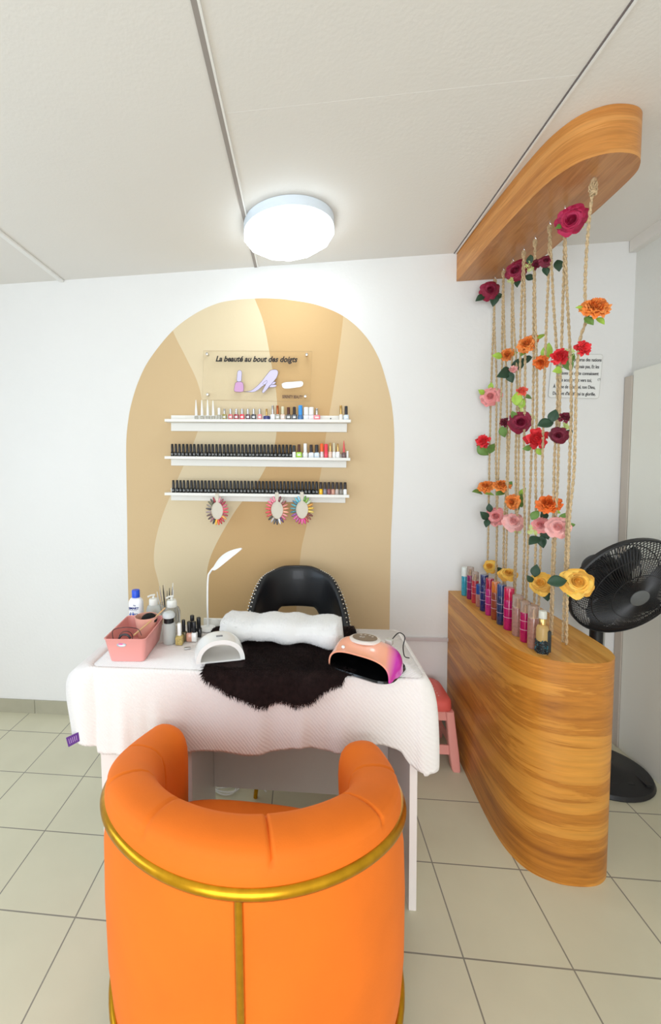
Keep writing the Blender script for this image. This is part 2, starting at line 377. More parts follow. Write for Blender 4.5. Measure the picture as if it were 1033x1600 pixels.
def cloth_mat():
    m = mat('waffle_cloth', (238, 232, 229), .85, sheen=.2); nt = m.node_tree; bs = nt.nodes['Principled BSDF']
    tc = nt.nodes.new('ShaderNodeTexCoord'); outs = []
    for rot in (.7, -.7):
        mp = nt.nodes.new('ShaderNodeMapping'); mp.inputs['Rotation'].default_value = (.0, rot, rot); nt.links.new(tc.outputs['Object'], mp.inputs[0])
        wv = nt.nodes.new('ShaderNodeTexWave'); wv.inputs['Scale'].default_value = 42 if rot > 0 else 60; wv.inputs['Distortion'].default_value = 1.2; wv.inputs['Detail'].default_value = 1
        wv.inputs['Detail Scale'].default_value = 3; nt.links.new(mp.outputs[0], wv.inputs[0]); outs.append(wv.outputs['Fac'])
    bp = nt.nodes.new('ShaderNodeBump'); bp.inputs['Strength'].default_value = .55; bp.inputs['Distance'].default_value = .002
    nt.links.new(mth(nt, 'ADD', mth(nt, 'MULTIPLY', outs[0], .7), mth(nt, 'MULTIPLY', outs[1], .3)), bp.inputs['Height']); nt.links.new(bp.outputs[0], bs.inputs['Normal'])
    return m
t = thing('tablecloth', 'white textured cloth draped over the manicure table with a wavy hem', 'tablecloth', (-.18, 1.5, TZ))
obj('cloth', cloth(), cloth_mat(), t, solid=.0016, angle=180)
# purple care tag sewn to the left hem
b = B(); tg = [ony(103, 1153, 1.33), ony(122.5, 1144, 1.31), ony(124.5, 1158, 1.31), ony(107, 1167.5, 1.33)]
b.add(tg+[p+Vector((0, .0015, 0)) for p in tg], [(0,1,2,3), (7,6,5,4), (0,4,5,1), (1,5,6,2), (2,6,7,3), (3,7,4,0)])
for k in range(5):
    u = .2+.15*k; a = tg[0].lerp(tg[1], u)*.78+tg[3].lerp(tg[2], u)*.22; c = tg[0].lerp(tg[1], u)*.25+tg[3].lerp(tg[2], u)*.75
    b.tube([a+Vector((0,-.0006,0)), c+Vector((0,-.0006,0))], .0011, 5, mi=1)
o = obj('care_tag', b, [mat('purple_tag', (94, 44, 128), .6), mat('tag_print', (200, 170, 215), .6)], t, smooth=False); o['label'] = 'purple printed care tag'

# ------------------------------------------------------------------ orange tub armchair
cx, cy = -.130, 1.085
velvet = mat('orange_velvet', (238, 116, 14), .75, sheen=.3, var=.07, vscale=5, bump=.08, bscale=300)
t = thing('tub_armchair', 'orange velvet tub armchair with a gold tube frame, its back to the viewer', 'armchair', (cx, cy, 0))
RM, TH = .308, .124
def back_path(n=260):
    out = []; Lc = PI*RM; La = .125; tot = Lc+2*La
    for i in range(n+1):
        s = -tot/2+tot*i/n; a = abs(s); sg = 1 if s >= 0 else -1
        if a <= Lc/2: th = s/RM; p = (math.sin(th)*RM, -math.cos(th)*RM); nr = (math.sin(th), -math.cos(th))
        else:
            e = (a-Lc/2); k = e*1.0; p = (sg*(RM-.16*e*e/.125*1.1), e); an = -.35*e/.125; nr = (sg*math.cos(an), -math.sin(an)*-1*0+math.sin(.35*e/.125))
            ln = math.hypot(*nr); nr = (nr[0]/ln, nr[1]/ln)
        out.append((cx+p[0]*1.03, cy+p[1], nr[0], nr[1], s/(tot/2)))
    return out
BP = back_path()
seams = (-.80, -.52, -.235, .13, .50, .82)
def topz(y): return .752-.108*ss(.74, 1.24, y)
def sect(x, y, nx, ny, u, ksc=1, shrink=0):
    zt = topz(y); pts = []; ex = .21*abs(nx)**.7
    g = 0
    for s_ in seams: g += math.exp(-((u-s_)/.0045)**2)
    zb = .13; hw = TH/2*ksc
    # outer face up, round roll, inner face down
    prof = [(.82, zb), (.90+ex, zb+.04), (.99+ex, zb+.12), (1.01+ex, zb+.28), (1.0+ex*.8, zt-.16), (1.06, zt-.110), (1.07, zt-.085), (1.07, zt-.06), (1.06, zt-.044), (.985, zt-.033), (.965, zt-.029), (.955, zt-.018), (.80, zt-.009), (.6, zt-.003), (.35, zt), (0, zt), (-.35, zt-.004), (-.62, zt-.013), (-.85, zt-.03), (-.98, zt-.055), (-1.02, zt-.09), (-1.0, zt-.14), (-.97, zt-.2), (-.95, .42), (-.95, .36)]
    for k, (o, z) in enumerate(prof):
        d = 0
        if 10 <= k <= 20: d = .0075*g
        zz = z-(d if 10 < k < 18 else 0); oo = o*hw-(d*(1 if o > 0 else -1) if abs(o) > .85 and k >= 6 else 0)
        if shrink: zz = zb+(zz-zb)*(1-shrink*.10*ss(.3, 1, (zz-zb)/(zt-zb)))
        pts.append((x+nx*oo, y+ny*oo, zz))
    return pts
secs = []
f0 = BP[0]; f1 = BP[-1]
def cap(fr, back):
    out = []; dx, dy = fr[0]-back[0], fr[1]-back[1]; l = math.hypot(dx, dy); dx /= l; dy /= l
    for a in (20, 40, 58, 72, 82, 88): 
        q = math.radians(a); e = .05*math.sin(q); out.append(sect(fr[0]+dx*e, fr[1]+dy*e, fr[2], fr[3], fr[4], math.cos(q)**.6, 1-math.cos(q)**.8))
    return out
secs = cap(f0, BP[1])[::-1]+[sect(*p) for p in BP]+cap(f1, BP[-2])
b = B(); n = len(secs[0]); vs = [p for s_ in secs for p in s_]
b.add(vs, [(i*n+j, (i+1)*n+j, (i+1)*n+j+1, i*n+j+1) for i in range(len(secs)-1) for j in range(n-1)]+[(i*n+n-1, (i+1)*n+n-1, (i+1)*n, i*n) for i in range(len(secs)-1)]+[tuple(range(n))[::-1], tuple((len(secs)-1)*n+j for j in range(n))])
obj('backrest', b, velvet, t, angle=80)
# seat cushion inside the tub, base below
def seat_poly(sc, yf):
    out = []
    for i in range(48):
        a = 2*PI*i/48; c_, s_ = math.cos(a), math.sin(a)
        x = .262*sc*math.copysign(abs(c_)**.75, c_); y = (.262*sc if s_ < 0 else yf)*math.copysign(abs(s_)**(1 if s_ < 0 else .45), s_)
        out.append((cx+x, cy-.02+y))
    return out
b = B(); lv = [(.95, .12, .30), (1, .135, .315), (1.005, .14, .35), (1.005, .14, .42), (.985, .13, .445), (.93, .11, .457), (.6, .05, .462), (.1, .01, .463)]
vs = []; 
for sc, yf, z in lv: vs += [(x, y, z) for x, y in seat_poly(sc, yf)]
b.add(vs, [(j*48+i, j*48+(i+1) % 48, (j+1)*48+(i+1) % 48, (j+1)*48+i) for j in range(len(lv)-1) for i in range(48)]+[tuple(range(48))[::-1], tuple((len(lv)-1)*48+i for i in range(48))])
obj('seat', b, velvet, t, angle=80)
b = B(); vs = []; lv = [(.9, .12, .13), (.97, .13, .16), (.98, .13, .299)]
for sc, yf, z in lv: vs += [(x, y, z) for x, y in seat_poly(sc, yf)]
b.add(vs, [(j*48+i, j*48+(i+1) % 48, (j+1)*48+(i+1) % 48, (j+1)*48+i) for j in range(2) for i in range(48)]+[tuple(range(48))[::-1], tuple(96+i for i in range(48))])
obj('seat_base', b, velvet, t, angle=80)
RO = RM+TH/2+.001
ring = []
for i in range(81):
    th = math.radians(-118+236*i/80); yy_ = cy-math.cos(th)*RO; ring.append((cx+math.sin(th)*RO*1.03, yy_, .672-.095*ss(.72, 1.25, yy_)))
obj('frame_ring', B().tube(ring, .0135, 12), gold, t)
hoop = [(cx+math.sin(math.radians(a))*RO*1.03, cy-math.cos(math.radians(a))*RO, .125) for a in range(-116, 117, 4)]
obj('frame_hoop', B().tube(hoop, .0125, 12, closed=True), gold, t)
for a in (5.3, 114, -114):
    q = math.radians(a); x = cx+math.sin(q)*(RO+.002)*1.03; y = cy-math.cos(q)*(RO+.002); zt_ = .665-.095*ss(.72, 1.25, y)
    obj('frame_bar', B().tube([(x, y, zt_), (x, y, .3), (x, y, .125)], .0095, 10), gold, t)
for a in (45, -45, 112, -112):
    q = math.radians(a); x = cx+math.sin(q)*RO*1.03; y = cy-math.cos(q)*RO
    obj('leg', B().tube([(x, y, .125), (x, y, .05), (x, y, .0)], .0125, 10), gold, t)

t.rotation_euler.z = -.05; t.location.x -= .012

# ------------------------------------------------------------------ black chair behind the table
lea = mat('black_leather', (20, 22, 27), .4, coat=.12, bump=.1, bscale=120)
bx, by = -.032, 1.90
t = thing('leather_chair', 'black leather chair with a rounded back and nailhead trim behind the table', 'chair', (bx, by, 0))
def shell(u, v, off):
    ph = (u-.5)*2*math.radians(112); a = abs(ph)
    rr = .208
    zt = .952-.285*ss(.78, 2.0, a)-.028*ss(.25, .9, a)
    zb = .746-.20*ss(.38, .9, a)-.12*ss(.8, 1.4, a)
    z = zb+(zt-zb)*v
    lean = .05*(z-.45)/.5
    rx = rr+.012*math.sin(PI*v)*0; o = off*(1-.0*(2*v-1)**4)
    sp = .02*(1-ss(.7, 1.0, z)) 
    return (bx+math.sin(ph)*(rx+o+sp), by+.02+math.cos(ph)*(rx*.85+o+lean)-.06*ss(1.2, 2, a)*0, z)
b = B(); NU, NV, NW = 61, 13, 0
th = .022
def sh(u, w_):
    # closed cross-section: w 0..1 round the rim
    q = 2*PI*w_; v = .5-.5*math.cos(q); o = th*math.sin(q)
    k = abs(math.cos(q)); 
    return shell(u, .5-.5*math.copysign(k**.7, math.cos(q)), th*math.copysign(abs(math.sin(q))**.5, math.sin(q)))
b.grid(sh, NU, 28, cv=True)
b.f.append(tuple(j*NU for j in range(28))); b.m.append(0); b.f.append(tuple(j*NU+NU-1 for j in range(28))[::-1]); b.m.append(0)
obj('backrest', b, lea, t, angle=75)
b = B()
for k in range(64):
    u = .085+.83*k/63
    if .36 < u < .64: continue
    p = Vector(shell(u, 1.0, th*.1)); b.ball(p, .0045, 4)
for k in range(90):
    u = .06+.88*k/89; p = Vector(shell(u, .97, th*.75)); b.ball(p, .0046, 4)
obj('nailhead_trim', b, mat('nickel_nails', (200, 195, 185), .25, metal=1), t)
b = B(); b.lathe([(.19, .40), (.215, .41), (.225, .44), (.22, .47), (.19, .485), (.1, .49), (.001, .49)], 40, (bx, by-.01, 0), sy=.93)
obj('seat', b, lea, t, angle=70)
for sx_, sy_ in ((-1,-1), (1,-1), (-1,1), (1,1)):
    obj('leg', B().tube([(bx+sx_*.14, by+sy_*.11, .40), (bx+sx_*.19, by+sy_*.15, 0)], [.013, .009], 10), gold, t)

# ------------------------------------------------------------------ pink stool
coral = mat('coral_plastic', (236, 106, 98), .35); pinkp = mat('pink_plastic', (236, 160, 150), .35)
sx0, sy0 = .578, 2.132
t = thing('plastic_stool', 'pink plastic stool with a coral seat between the table and the counter', 'stool', (sx0, sy0, 0))
def rr(cx_, cy_, hw, hd, r, n=6):
    out = []
    for (a, c_, d_) in ((0, 1, 1), (90, -1, 1), (180, -1, -1), (270, 1, -1)):
        for i in range(n+1):
            q = math.radians(a+90*i/n); out.append((cx_+c_*(hw-r)+r*math.cos(q), cy_+d_*(hd-r)+r*math.sin(q)))
    return out
def stack(b, levels, mi=0):
    n = len(levels[0][0]); vs = [(x, y, z) for poly, z in levels for x, y in poly]
    b.add(vs, [(j*n+i, j*n+(i+1) % n, (j+1)*n+(i+1) % n, (j+1)*n+i) for j in range(len(levels)-1) for i in range(n)]+[tuple(range(n))[::-1], tuple((len(levels)-1)*n+i for i in range(n))], mi); return b
b = stack(B(), [(rr(sx0, sy0, .128, .122, .05), .280), (rr(sx0, sy0, .13, .124, .05), .283), (rr(sx0, sy0, .128, .122, .05), .318), (rr(sx0, sy0, .12, .114, .05), .329), (rr(sx0, sy0, .08, .08, .03), .332)])
obj('seat', b, coral, t, angle=50)
b = B()
for i in range(-3, 4):
    for j in range(-3, 4): b.ball((sx0+i*.024, sy0+j*.024, .3325), .0028, 3)
obj('grip_dots', b, mat('stool_dots', (246, 190, 180), .4), t)
def pos(c1, c2, z, base=.143, top=.118): k = z/.28; e = base+(top-base)*k; return sx0+c1*e, sy0+c2*e*.96
for c1, c2 in ((-1,-1), (1,-1), (1,1), (-1,1)):
    lv = []
    for z, hw in ((0, .017), (.01, .02), (.08, .022), (.18, .02), (.28, .019)):
        px, py = pos(c1, c2, z); lv.append((rr(px-c1*hw*.4, py-c2*hw*.4, hw, hw, .008, 3), z))
    obj('leg', stack(B(), lv), pinkp, t, angle=50)
for (c1, c2, d1, d2) in ((-1,-1,1,-1), (1,-1,1,1), (1,1,-1,1), (-1,1,-1,-1)):
    for z0, z1, nm_ in ((.235, .2795, 'apron'), (.075, .118, 'stretcher')):
        b = B(); v = []
        for z in (z0, z1):
            a = pos(c1, c2, z); c_ = pos(d1, d2, z)
            nx, ny = ((c1+d1)/2, (c2+d2)/2)
            for e in (0, -.008): v += [(a[0]+nx*e, a[1]+ny*e, z), (c_[0]+nx*e, c_[1]+ny*e, z)]
        b.add(v, [(0,1,3,2), (4,6,7,5), (0,4,5,1), (2,3,7,6), (0,2,6,4), (1,5,7,3)])
        obj(nm_, b, pinkp, t, smooth=False)

# ------------------------------------------------------------------ pedestal fan
fx, fy, fz = 1.338, 1.878, .932
bpx, bpy_ = 1.372, 2.055
t = thing('pedestal_fan', 'black pedestal fan with a round oval foot behind the counter', 'fan', (bpx, bpy_, 0))
fb = mat('fan_black', (30, 30, 32), .42)
b = B(); b.lathe([(.208, 0), (.212, .006), (.205, .022), (.16, .034), (.07, .045), (.04, .07), (.028, .10), (.001, .10)], 48, (bpx, bpy_, 0), sy=.93)
for dx in (-.07, .0, .07): b.box(bpx+dx+.06-.012, bpx+dx+.06+.012, bpy_-.13, bpy_-.05, .028, .037)
obj('base', b, fb, t, angle=50)
obj('pole', B().tube([(bpx, bpy_, .08), (bpx, bpy_, .4), (bpx, bpy_, .70)], .012, 14), mat('fan_pole', (190, 192, 190), .3, metal=.6), t)
obj('pole_sleeve', B().tube([(bpx-.03, bpy_-.01, .60), (bpx-.03, bpy_-.01, .80)], .026, 14), fb, t)
ax = Vector((.10, -.93, -.33)).normalized(); Q = ax.to_track_quat('Z', 'X').to_matrix().to_4x4(); FM = Matrix.Translation((fx, fy, fz)) @ Q
hd = obj('motor_housing', B().lathe([(.001, -.19), (.05, -.185), (.07, -.16), (.075, -.10), (.065, -.05), (.03, -.04), (.001, -.04)], 28, M=FM), fb, t)
obj('neck', B().tube([(bpx-.03, bpy_-.01, .79), (bpx-.02, bpy_-.01, .86), FM @ Vector((0, 0, -.12))], .034, 12), fb, t)
def cage(sgn, nsp, R0, R1, depth, sw, tw):
    b = B()
    for k in range(nsp):
        a = 2*PI*k/nsp; pts = []
        for i in range(9):
            q = i/8; r = R0+(R1-R0)*q; aa = a+tw*(1-q); z = sgn*(depth*(1-q**3.2)); pts.append((r*math.cos(aa), r*math.sin(aa), z))
        b.tube(pts, sw, 4, M=FM, caps=False)
    for r_, z_, w_ in ((R1, 0, .005), (R0+(R1-R0)*.36, sgn*depth*.96, .0022), (R0+(R1-R0)*.70, sgn*depth*(1-.7**3.2), .0022)):
        b.tube([(r_*math.cos(2*PI*i/48), r_*math.sin(2*PI*i/48), z_) for i in range(48)], w_, 6, closed=True, M=FM)
    return b
obj('front_grille', cage(1, 100, .035, .226, .07, .0021, .5), fb, t, angle=60)
obj('rear_grille', cage(-1, 84, .06, .226, .075, .0018, -.4), fb, t, angle=60)
obj('rim_band', B().lathe([(.226, -.012), (.232, -.008), (.232, .008), (.226, .012), (.223, .008), (.223, -.008), (.226, -.012)], 64, M=FM, cap=False), fb, t)
hub = B().lathe([(.037, .066), (.037, .074), (.03, .078), (.001, .079)], 28, M=FM)
o = obj('hub_badge', hub, mat('fan_badge', (96, 98, 98), .4), t); o['label'] = 'grey round hub badge'
obj('blade_hub', B().lathe([(.03, -.03), (.034, .0), (.028, .03), (.001, .035)], 24, M=FM), fb, t)
for k in range(5):
    a0 = 2*PI*k/5
    def bl(u, v, a0=a0):
        r = .03+.160*v; wd = (.42+.66*math.sin(PI*min(1, v*.9+.05)))*(.9 if v < .95 else .7); aa = a0+(u-.5)*wd+v*.25
        return (r*math.cos(aa), r*math.sin(aa), (u-.5)*.045*(1-.3*v))
    obj('blade', B().grid(bl, 7, 9, M=FM), mat('fan_blade', (40, 40, 42), .3), t, solid=.002)

# ------------------------------------------------------------------ white lead coiled on the floor
t = thing('power_cable', 'white coiled power lead and plug on the tiles under the table', 'cable', (-.37, 1.80, 0))
pts = []
for i in range(90):
    a = i/90*2*PI*2.6; r = .05+.004*math.sin(i*.5); pts.append((-.375+r*math.cos(a)*1.1+.0003*i, 1.79+r*math.sin(a)*.9, .004+.0001*i+.004*(math.sin(a*.7)+1)))
for i in range(12): pts.append((-.33+i*.014, 1.80+.04*math.sin(i*.35), .006+.02*math.sin(i*.26)))
obj('lead', B().tube(pts, .0032, 6), white_pl, t)
obj('plug', B().box(-.42, -.375, 1.86, 1.90, 0, .035), white_pl, t, bevel=.006)
# ------------------------------------------------------------------ wall shelves
def shelf_at(name, label, pl, pr, zbL, zbR, upL, up, y_front):
    # pl, pr: top edge of the ledge (front) in world
    ang = -math.atan2(pr.z-pl.z, pr.x-pl.x); L = (pr-pl).length
    t = thing(name, label, 'shelf', (pl.x, YF, pl.z), (0, ang, 0), 'white wall shelves')
    T = Matrix.Translation((pl.x, YF, pl.z)) @ Matrix.Rotation(ang, 4, 'Y'); d = YF-.002-y_front
    wm = mat('shelf_white', (238, 236, 230), .45)
    obj('ledge', B().box(0, L, -d-.002, -.014, -.0145, 0, M=T), wm, t, bevel=.001)
    b = B(); b.box(.014, L-.012, -.013, -.0025, -zbL, up, M=T)
    o = obj('back_panel', b, wm, t, bevel=.001)
    for u in (.16, .90): obj('screw', B().lathe([(.0035, .0), (.0035, .0008), (.001, .001)], 10, M=T @ Matrix.Translation((L*u, -.0131, up*.45)) @ Matrix.Rotation(PI/2, 4, 'X')), mat('dark_screw', (60, 56, 52), .4, metal=.7), t)
    return t, T, L
YS = 2.205
sh1 = shelf_at('wall_shelf', 'top one of three white wall shelves, holding coloured polish bottles with gaps between', ony(257, 654.5, YS), ony(548.5, 655.5, YS), .058, 0, 0, .028, YS)
sh2 = shelf_at('wall_shelf', 'middle white wall shelf, with black bottles and a red and orange pair at the right', ony(257, 712.7, YS), ony(547.5, 715.5, YS), .050, 0, 0, .022, YS)
sh3 = shelf_at('wall_shelf', 'lowest white wall shelf, with the nail colour rings hanging below it', ony(257, 769.7, YS), ony(545.8, 773.5, YS), .047, 0, 0, .022, YS)
YB_ = 2.236
def on_shelf(sh, px, pyref=700):
    t, T, L = sh
    d = ray(px, pyref); X = d.x*(YB_/d.y)
    u = (X-T.translation.x)/math.cos(math.atan2(T[2][0], T[0][0])); p = T @ Vector((u, 0, 0)); return Vector((X, YB_, p.z))
glass = {}
def pm(col, rough=.12, **k):
    key = 'lacquer_%d_%d_%d' % col; return mat(key, col, rough, coat=.4, **k)
bk = pm((18, 18, 19))
def bottle(label, p, w_, hb, hc, body, capc, wc=None, square=False, group=None, taper=1., name='polish_bottle', neck=None, tip=None, mark=None, lab=None):
    t = thing(name, label, 'nail polish' if name == 'polish_bottle' else 'bottle', p, group=group); wc = wc or w_*.62
    h = w_/2; T = Matrix.Translation(p)
    if square:
        b = stack(B(), [(rr(0, 0, h*.94, h*.94, h*.3, 3), 0), (rr(0, 0, h, h, h*.3, 3), hb*.06), (rr(0, 0, h, h, h*.3, 3), hb*.88), (rr(0, 0, h*.7, h*.7, h*.3, 3), hb)])
        b.v = [tuple(T @ Vector(v)) for v in b.v]
    else: b = B().lathe([(h*.92, 0), (h, hb*.06), (h, hb*.8), (h*.85, hb*.93), (wc*.45, hb)], 14, M=T)
    bo = obj('glass_bottle', b, body, t, angle=40)
    if mark:
        q = B().box(-h*.55, h*.55, -h-.0004, -h+.0006, hb*.3, hb*.6, M=T); obj('label_patch', q, mark, bo, smooth=False)
    r1 = wc/2; prof = [(r1, 0), (r1, hc*.5), (r1*taper, hc*.96), (r1*taper*.85, hc)] if not tip else [(r1, 0), (r1*.95, hc*.3), (r1*.5, hc*.75), (r1*.25, hc)]
    obj('cap', B().lathe(prof, 12, (0, 0, hb+.0002), M=T), capc, t, angle=40)
    return t
# black gel bottles
def ordw(n): return str(n)+('th' if 10 < n % 100 < 14 else {1: 'st', 2: 'nd', 3: 'rd'}.get(n % 10, 'th'))
wmark = mat('white_print', (225, 225, 225), .5)
def blackrow(sh, x0, x1, n, where, group):
    first = None
    for k in range(n):
        label = ('leftmost small black gel polish bottle on %s' % where) if k == 0 else 'small black gel polish bottle, %s from the left on %s' % (ordw(k+1), where)
        px = x0+(x1-x0)*k/(n-1); p = on_shelf(sh, px); p.y += R.uniform(-.006, .004)
        if first is None: first = bottle(label, p, .0188, .0275, .040, bk, mat('black_cap', (34, 34, 37), .3), .0145, group=group, taper=.86, mark=mat('grey_print', (120, 122, 122), .5))
        else: dup(first, p, label, R.uniform(-.3, .3), group)
blackrow(sh2, 269.5, 454, 33, 'the middle shelf', 'black polish bottles on the middle shelf')
blackrow(sh3, 269.5, 494.5, 41, 'the lowest shelf', 'black polish bottles on the lowest shelf')
wt = pm((240, 240, 238)); gm = mat('gold_cap', (212, 175, 110), .25, metal=1); sil = mat('silver_cap', (205, 205, 208), .22, metal=1)
dk = mat('dark_cap', (52, 44, 44), .35); wc_ = mat('white_cap', (242, 242, 240), .35)
clearp = mat('clear_polish', (214, 212, 200), .1, trans=.5)
# (pixel x, width, body h, cap h, body colour, cap, cap width, square, label)
top = [
 (308, .020, .020, .085, clearp, wc_, .014, 'tip', 'leftmost of the four tall white pointed nail brushes on the top shelf'),
 (317, .020, .020, .085, clearp, wc_, .014, 'tip', 'second from left of the four tall white pointed nail brushes on the top shelf'),
 (326, .020, .020, .085, clearp, wc_, .014, 'tip', 'third from left of the four tall white pointed nail brushes on the top shelf'),
 (334.5, .020, .020, .082, clearp, wc_, .014, 'tip', 'rightmost of the four tall white pointed nail brushes on the top shelf'),
 (343.5, .022, .026, .036, clearp, wc_, .014, 0, 'clear bottle with a white cap beside the pointed white brushes'),
 (352, .022, .030, .028, pm((150, 140, 70)), sil, .012, 1, 'olive polish bottle with a silver cap on the top shelf'),
 (361.5, .024, .030, .028, pm((205, 95, 95)), sil, .014, 1, 'dusty red polish with a silver cap, first of the reds on the top shelf'),
 (370.5, .024, .030, .028, pm((160, 30, 50)), sil, .014, 1, 'dark red polish with a silver cap on the top shelf'),
 (379.5, .024, .030, .028, pm((222, 34, 60)), sil, .014, 1, 'bright red polish with a silver cap on the top shelf'),
 (388.5, .024, .030, .028, pm((80, 22, 44)), sil, .014, 1, 'plum polish with a silver cap on the top shelf'),
 (397.5, .024, .030, .028, pm((26, 24, 34)), sil, .014, 1, 'black polish with a silver cap on the top shelf'),
 (406.8, .024, .030, .028, pm((215, 120, 120)), sil, .014, 1, 'salmon polish with a silver cap on the top shelf'),
 (417.5, .036, .022, .036, pm((52, 58, 120)), gm, .010, 0, 'squat navy polish bottle with a thin gold cap'),
 (427, .024, .030, .045, pm((222, 222, 224)), sil, .013, 1, 'pearl white bottle with a tall slim cap beside the squat navy one'),
 (434.5, .024, .030, .045, clearp, mat('copper_cap', (190, 110, 70), .25, metal=1), .013, 1, 'clear bottle with a tall copper cap on the top shelf'),
 (442.5, .024, .030, .040, pm((222, 196, 182)), mat('cream_cap', (216, 210, 180), .4), .016, 1, 'blush polish with a cream cap on the top shelf'),
 (451.5, .026, .030, .036, pm((74, 66, 56)), mat('brown_cap', (84, 48, 40), .4), .016, 1, 'dark olive bottle with a brown cap on the top shelf'),
 (460.5, .026, .030, .038, pm((52, 56, 62)), dk, .016, 1, 'dark grey bottle with a black cap on the top shelf'),
 (470, .028, .026, .050, pm((70, 120, 175)), mat('blue_cap', (60, 150, 225), .35), .022, 0, 'bright blue capped bottle on the top shelf'),
 (479, .028, .026, .040, pm((226, 226, 230)), wc_, .026, 1, 'left one of two white square capped jars on the top shelf'),
 (487, .028, .026, .040, pm((226, 214, 220)), wc_, .026, 1, 'right one of two white square capped jars on the top shelf'),
 (495.5, .034, .026, .034, pm((238, 128, 140)), sil, .014, 1, 'pink polish bottle with a silver cap right of the white jars'),
 (533, .020, .030, .045, pm((240, 236, 226)), gm, .013, 0, 'slim white bottle with a gold cap near the right end of the top shelf'),
 (541, .026, .028, .044, pm((205, 218, 228)), mat('charcoal_cap', (50, 52, 56), .35), .016, 1, 'pale blue bottle with a charcoal cap at the right end of the top shelf'),
]
for px, w_, hb, hc, bm, cm, wc, sq, lb in top:
    if sq == 'tip': bottle(lb, on_shelf(sh1, px), w_, hb, hc, bm, cm, wc, tip=True, group='pointed white brush bottles')
    else: bottle(lb, on_shelf(sh1, px), w_, hb, hc, bm, cm, wc, square=bool(sq), mark=wmark if sq else None, group='coloured polish bottles on the top shelf')
mid = [
 (459.5, .018, .030, .034, wt, mat('charcoal_cap', (50, 52, 56), .35), .016, 1, 'small white bottle with a black cap right after the black row of the middle shelf'),
 (467.3, .029, .029, .040, pm((166, 214, 60)), mat('brown_cap', (84, 48, 40), .4), .014, 1, 'lime green polish bottle on the middle shelf'),
 (477, .027, .030, .044, wt, wc_, .018, 0, 'all white bottle beside the lime green polish'),
 (486.3, .028, .028, .040, pm((226, 232, 238)), dk, .016, 1, 'left one of two pale square bottles with dark caps on the middle shelf'),
 (495, .026, .028, .040, pm((210, 226, 240)), mat('charcoal_cap', (50, 52, 56), .35), .018, 1, 'right one of two pale square bottles with dark caps on the middle shelf'),
 (502.8, .018, .032, .042, pm((232, 214, 216)), mat('orange_cap', (244, 106, 52), .4), .017, 0, 'bottle with a bright orange cap on the middle shelf'),
 (509.5, .020, .034, .038, pm((240, 66, 92)), mat('red_cap', (240, 60, 80), .4), .019, 0, 'all coral red bottle on the middle shelf'),
 (516, .018, .034, .044, pm((240, 208, 188)), gm, .010, 0, 'peach bottle with a slim gold cap on the middle shelf'),
 (522, .018, .034, .044, wt, mat('cream_cap', (216, 210, 180), .4), .011, 0, 'white bottle with a slim cream cap on the middle shelf'),
 (528, .022, .034, .040, wt, gm, .009, 0, 'white bottle with a thin gold and black cap on the middle shelf'),
 (537.5, .024, .030, .060, pm((110, 84, 84)), mat('pink_red_cap', (226, 90, 92), .4), .012, 'tip', 'dark bottle with a pointed pink top on the middle shelf'),
 (543, .013, .030, .006, pm((232, 230, 226)), wc_, .012, 0, 'small white pot at the right end of the middle shelf'),
]
for px, w_, hb, hc, bm, cm, wc, sq, lb in mid:
    bottle(lb, on_shelf(sh2, px), w_, hb, hc, bm, cm, wc, square=(sq == 1), tip=(sq == 'tip'), mark=wmark if sq == 1 else None, group='coloured bottles on the middle shelf')
low = [((250, 190, 20), 'yellow'), ((130, 130, 146), 'slate'), ((150, 90, 92), 'mauve'), ((205, 150, 130), 'nude pink'), ((190, 176, 168), 'greige'), ((140, 134, 126), 'taupe'), ((244, 244, 244), 'white')]
for k, (c, nm) in enumerate(low):
    bottle(nm + ' polish bottle with a dark cap at the right end of the lowest shelf', on_shelf(sh3, 501+k*6.35), .0195, .029, .036, pm(c), dk, .0165, group='coloured polish bottles on the lowest shelf', taper=.9)

# ------------------------------------------------------------------ nail colour rings
def ring_at(px, py, cols, label):
    p = ony(px, py, YS-.004); t = thing('nail_colour_ring', label, 'nail swatch', p, group='nail colour rings under the lowest shelf')
    b = B(); hp = []
    for i in range(32):
        a = 2*PI*i/32; hp.append((p.x+.032*math.cos(a)*(1-.12*max(0, -math.sin(a))), p.z+.046*math.sin(a)))
    b.add([(x, p.y-.001, z) for x, z in hp]+[(x, p.y+.001, z) for x, z in hp], [tuple(range(32)), tuple(range(32, 64))[::-1]]+[(i, (i+1) % 32, 32+(i+1) % 32, 32+i) for i in range(32)])
    b.box(p.x-.009, p.x+.009, p.y-.0012, p.y+.0012, p.z+.03, p.z+.094)
    obj('holder_card', b, mat('swatch_card', (214, 205, 188), .5), t, smooth=False)
    n = len(cols)
    for k, c in enumerate(cols):
        a = PI/2-.33-(2*PI-.66)*k/(n-1); ca, sa = math.cos(a), math.sin(a)
        cx_, cz_ = p.x+.0470*ca, p.z+.0625*sa
        M = Matrix.Translation((cx_, p.y-.003, cz_)) @ Matrix.Rotation(-a, 4, 'Y')
        prof = lambda u, v: ((u-.5)*.030, -.0022*math.cos((v-.5)*PI), (v-.5)*.0105*(1-.55*max(0, u-.6)/.4))
        obj('nail_tip', B().grid(prof, 6, 5, M=M), pm(c), t, solid=.001)
    obj('hook', B().tube([(p.x, p.y, p.z+.090), (p.x, p.y-.002, p.z+.098), (p.x, p.y+.006, p.z+.100)], .0012, 6), sil, t)
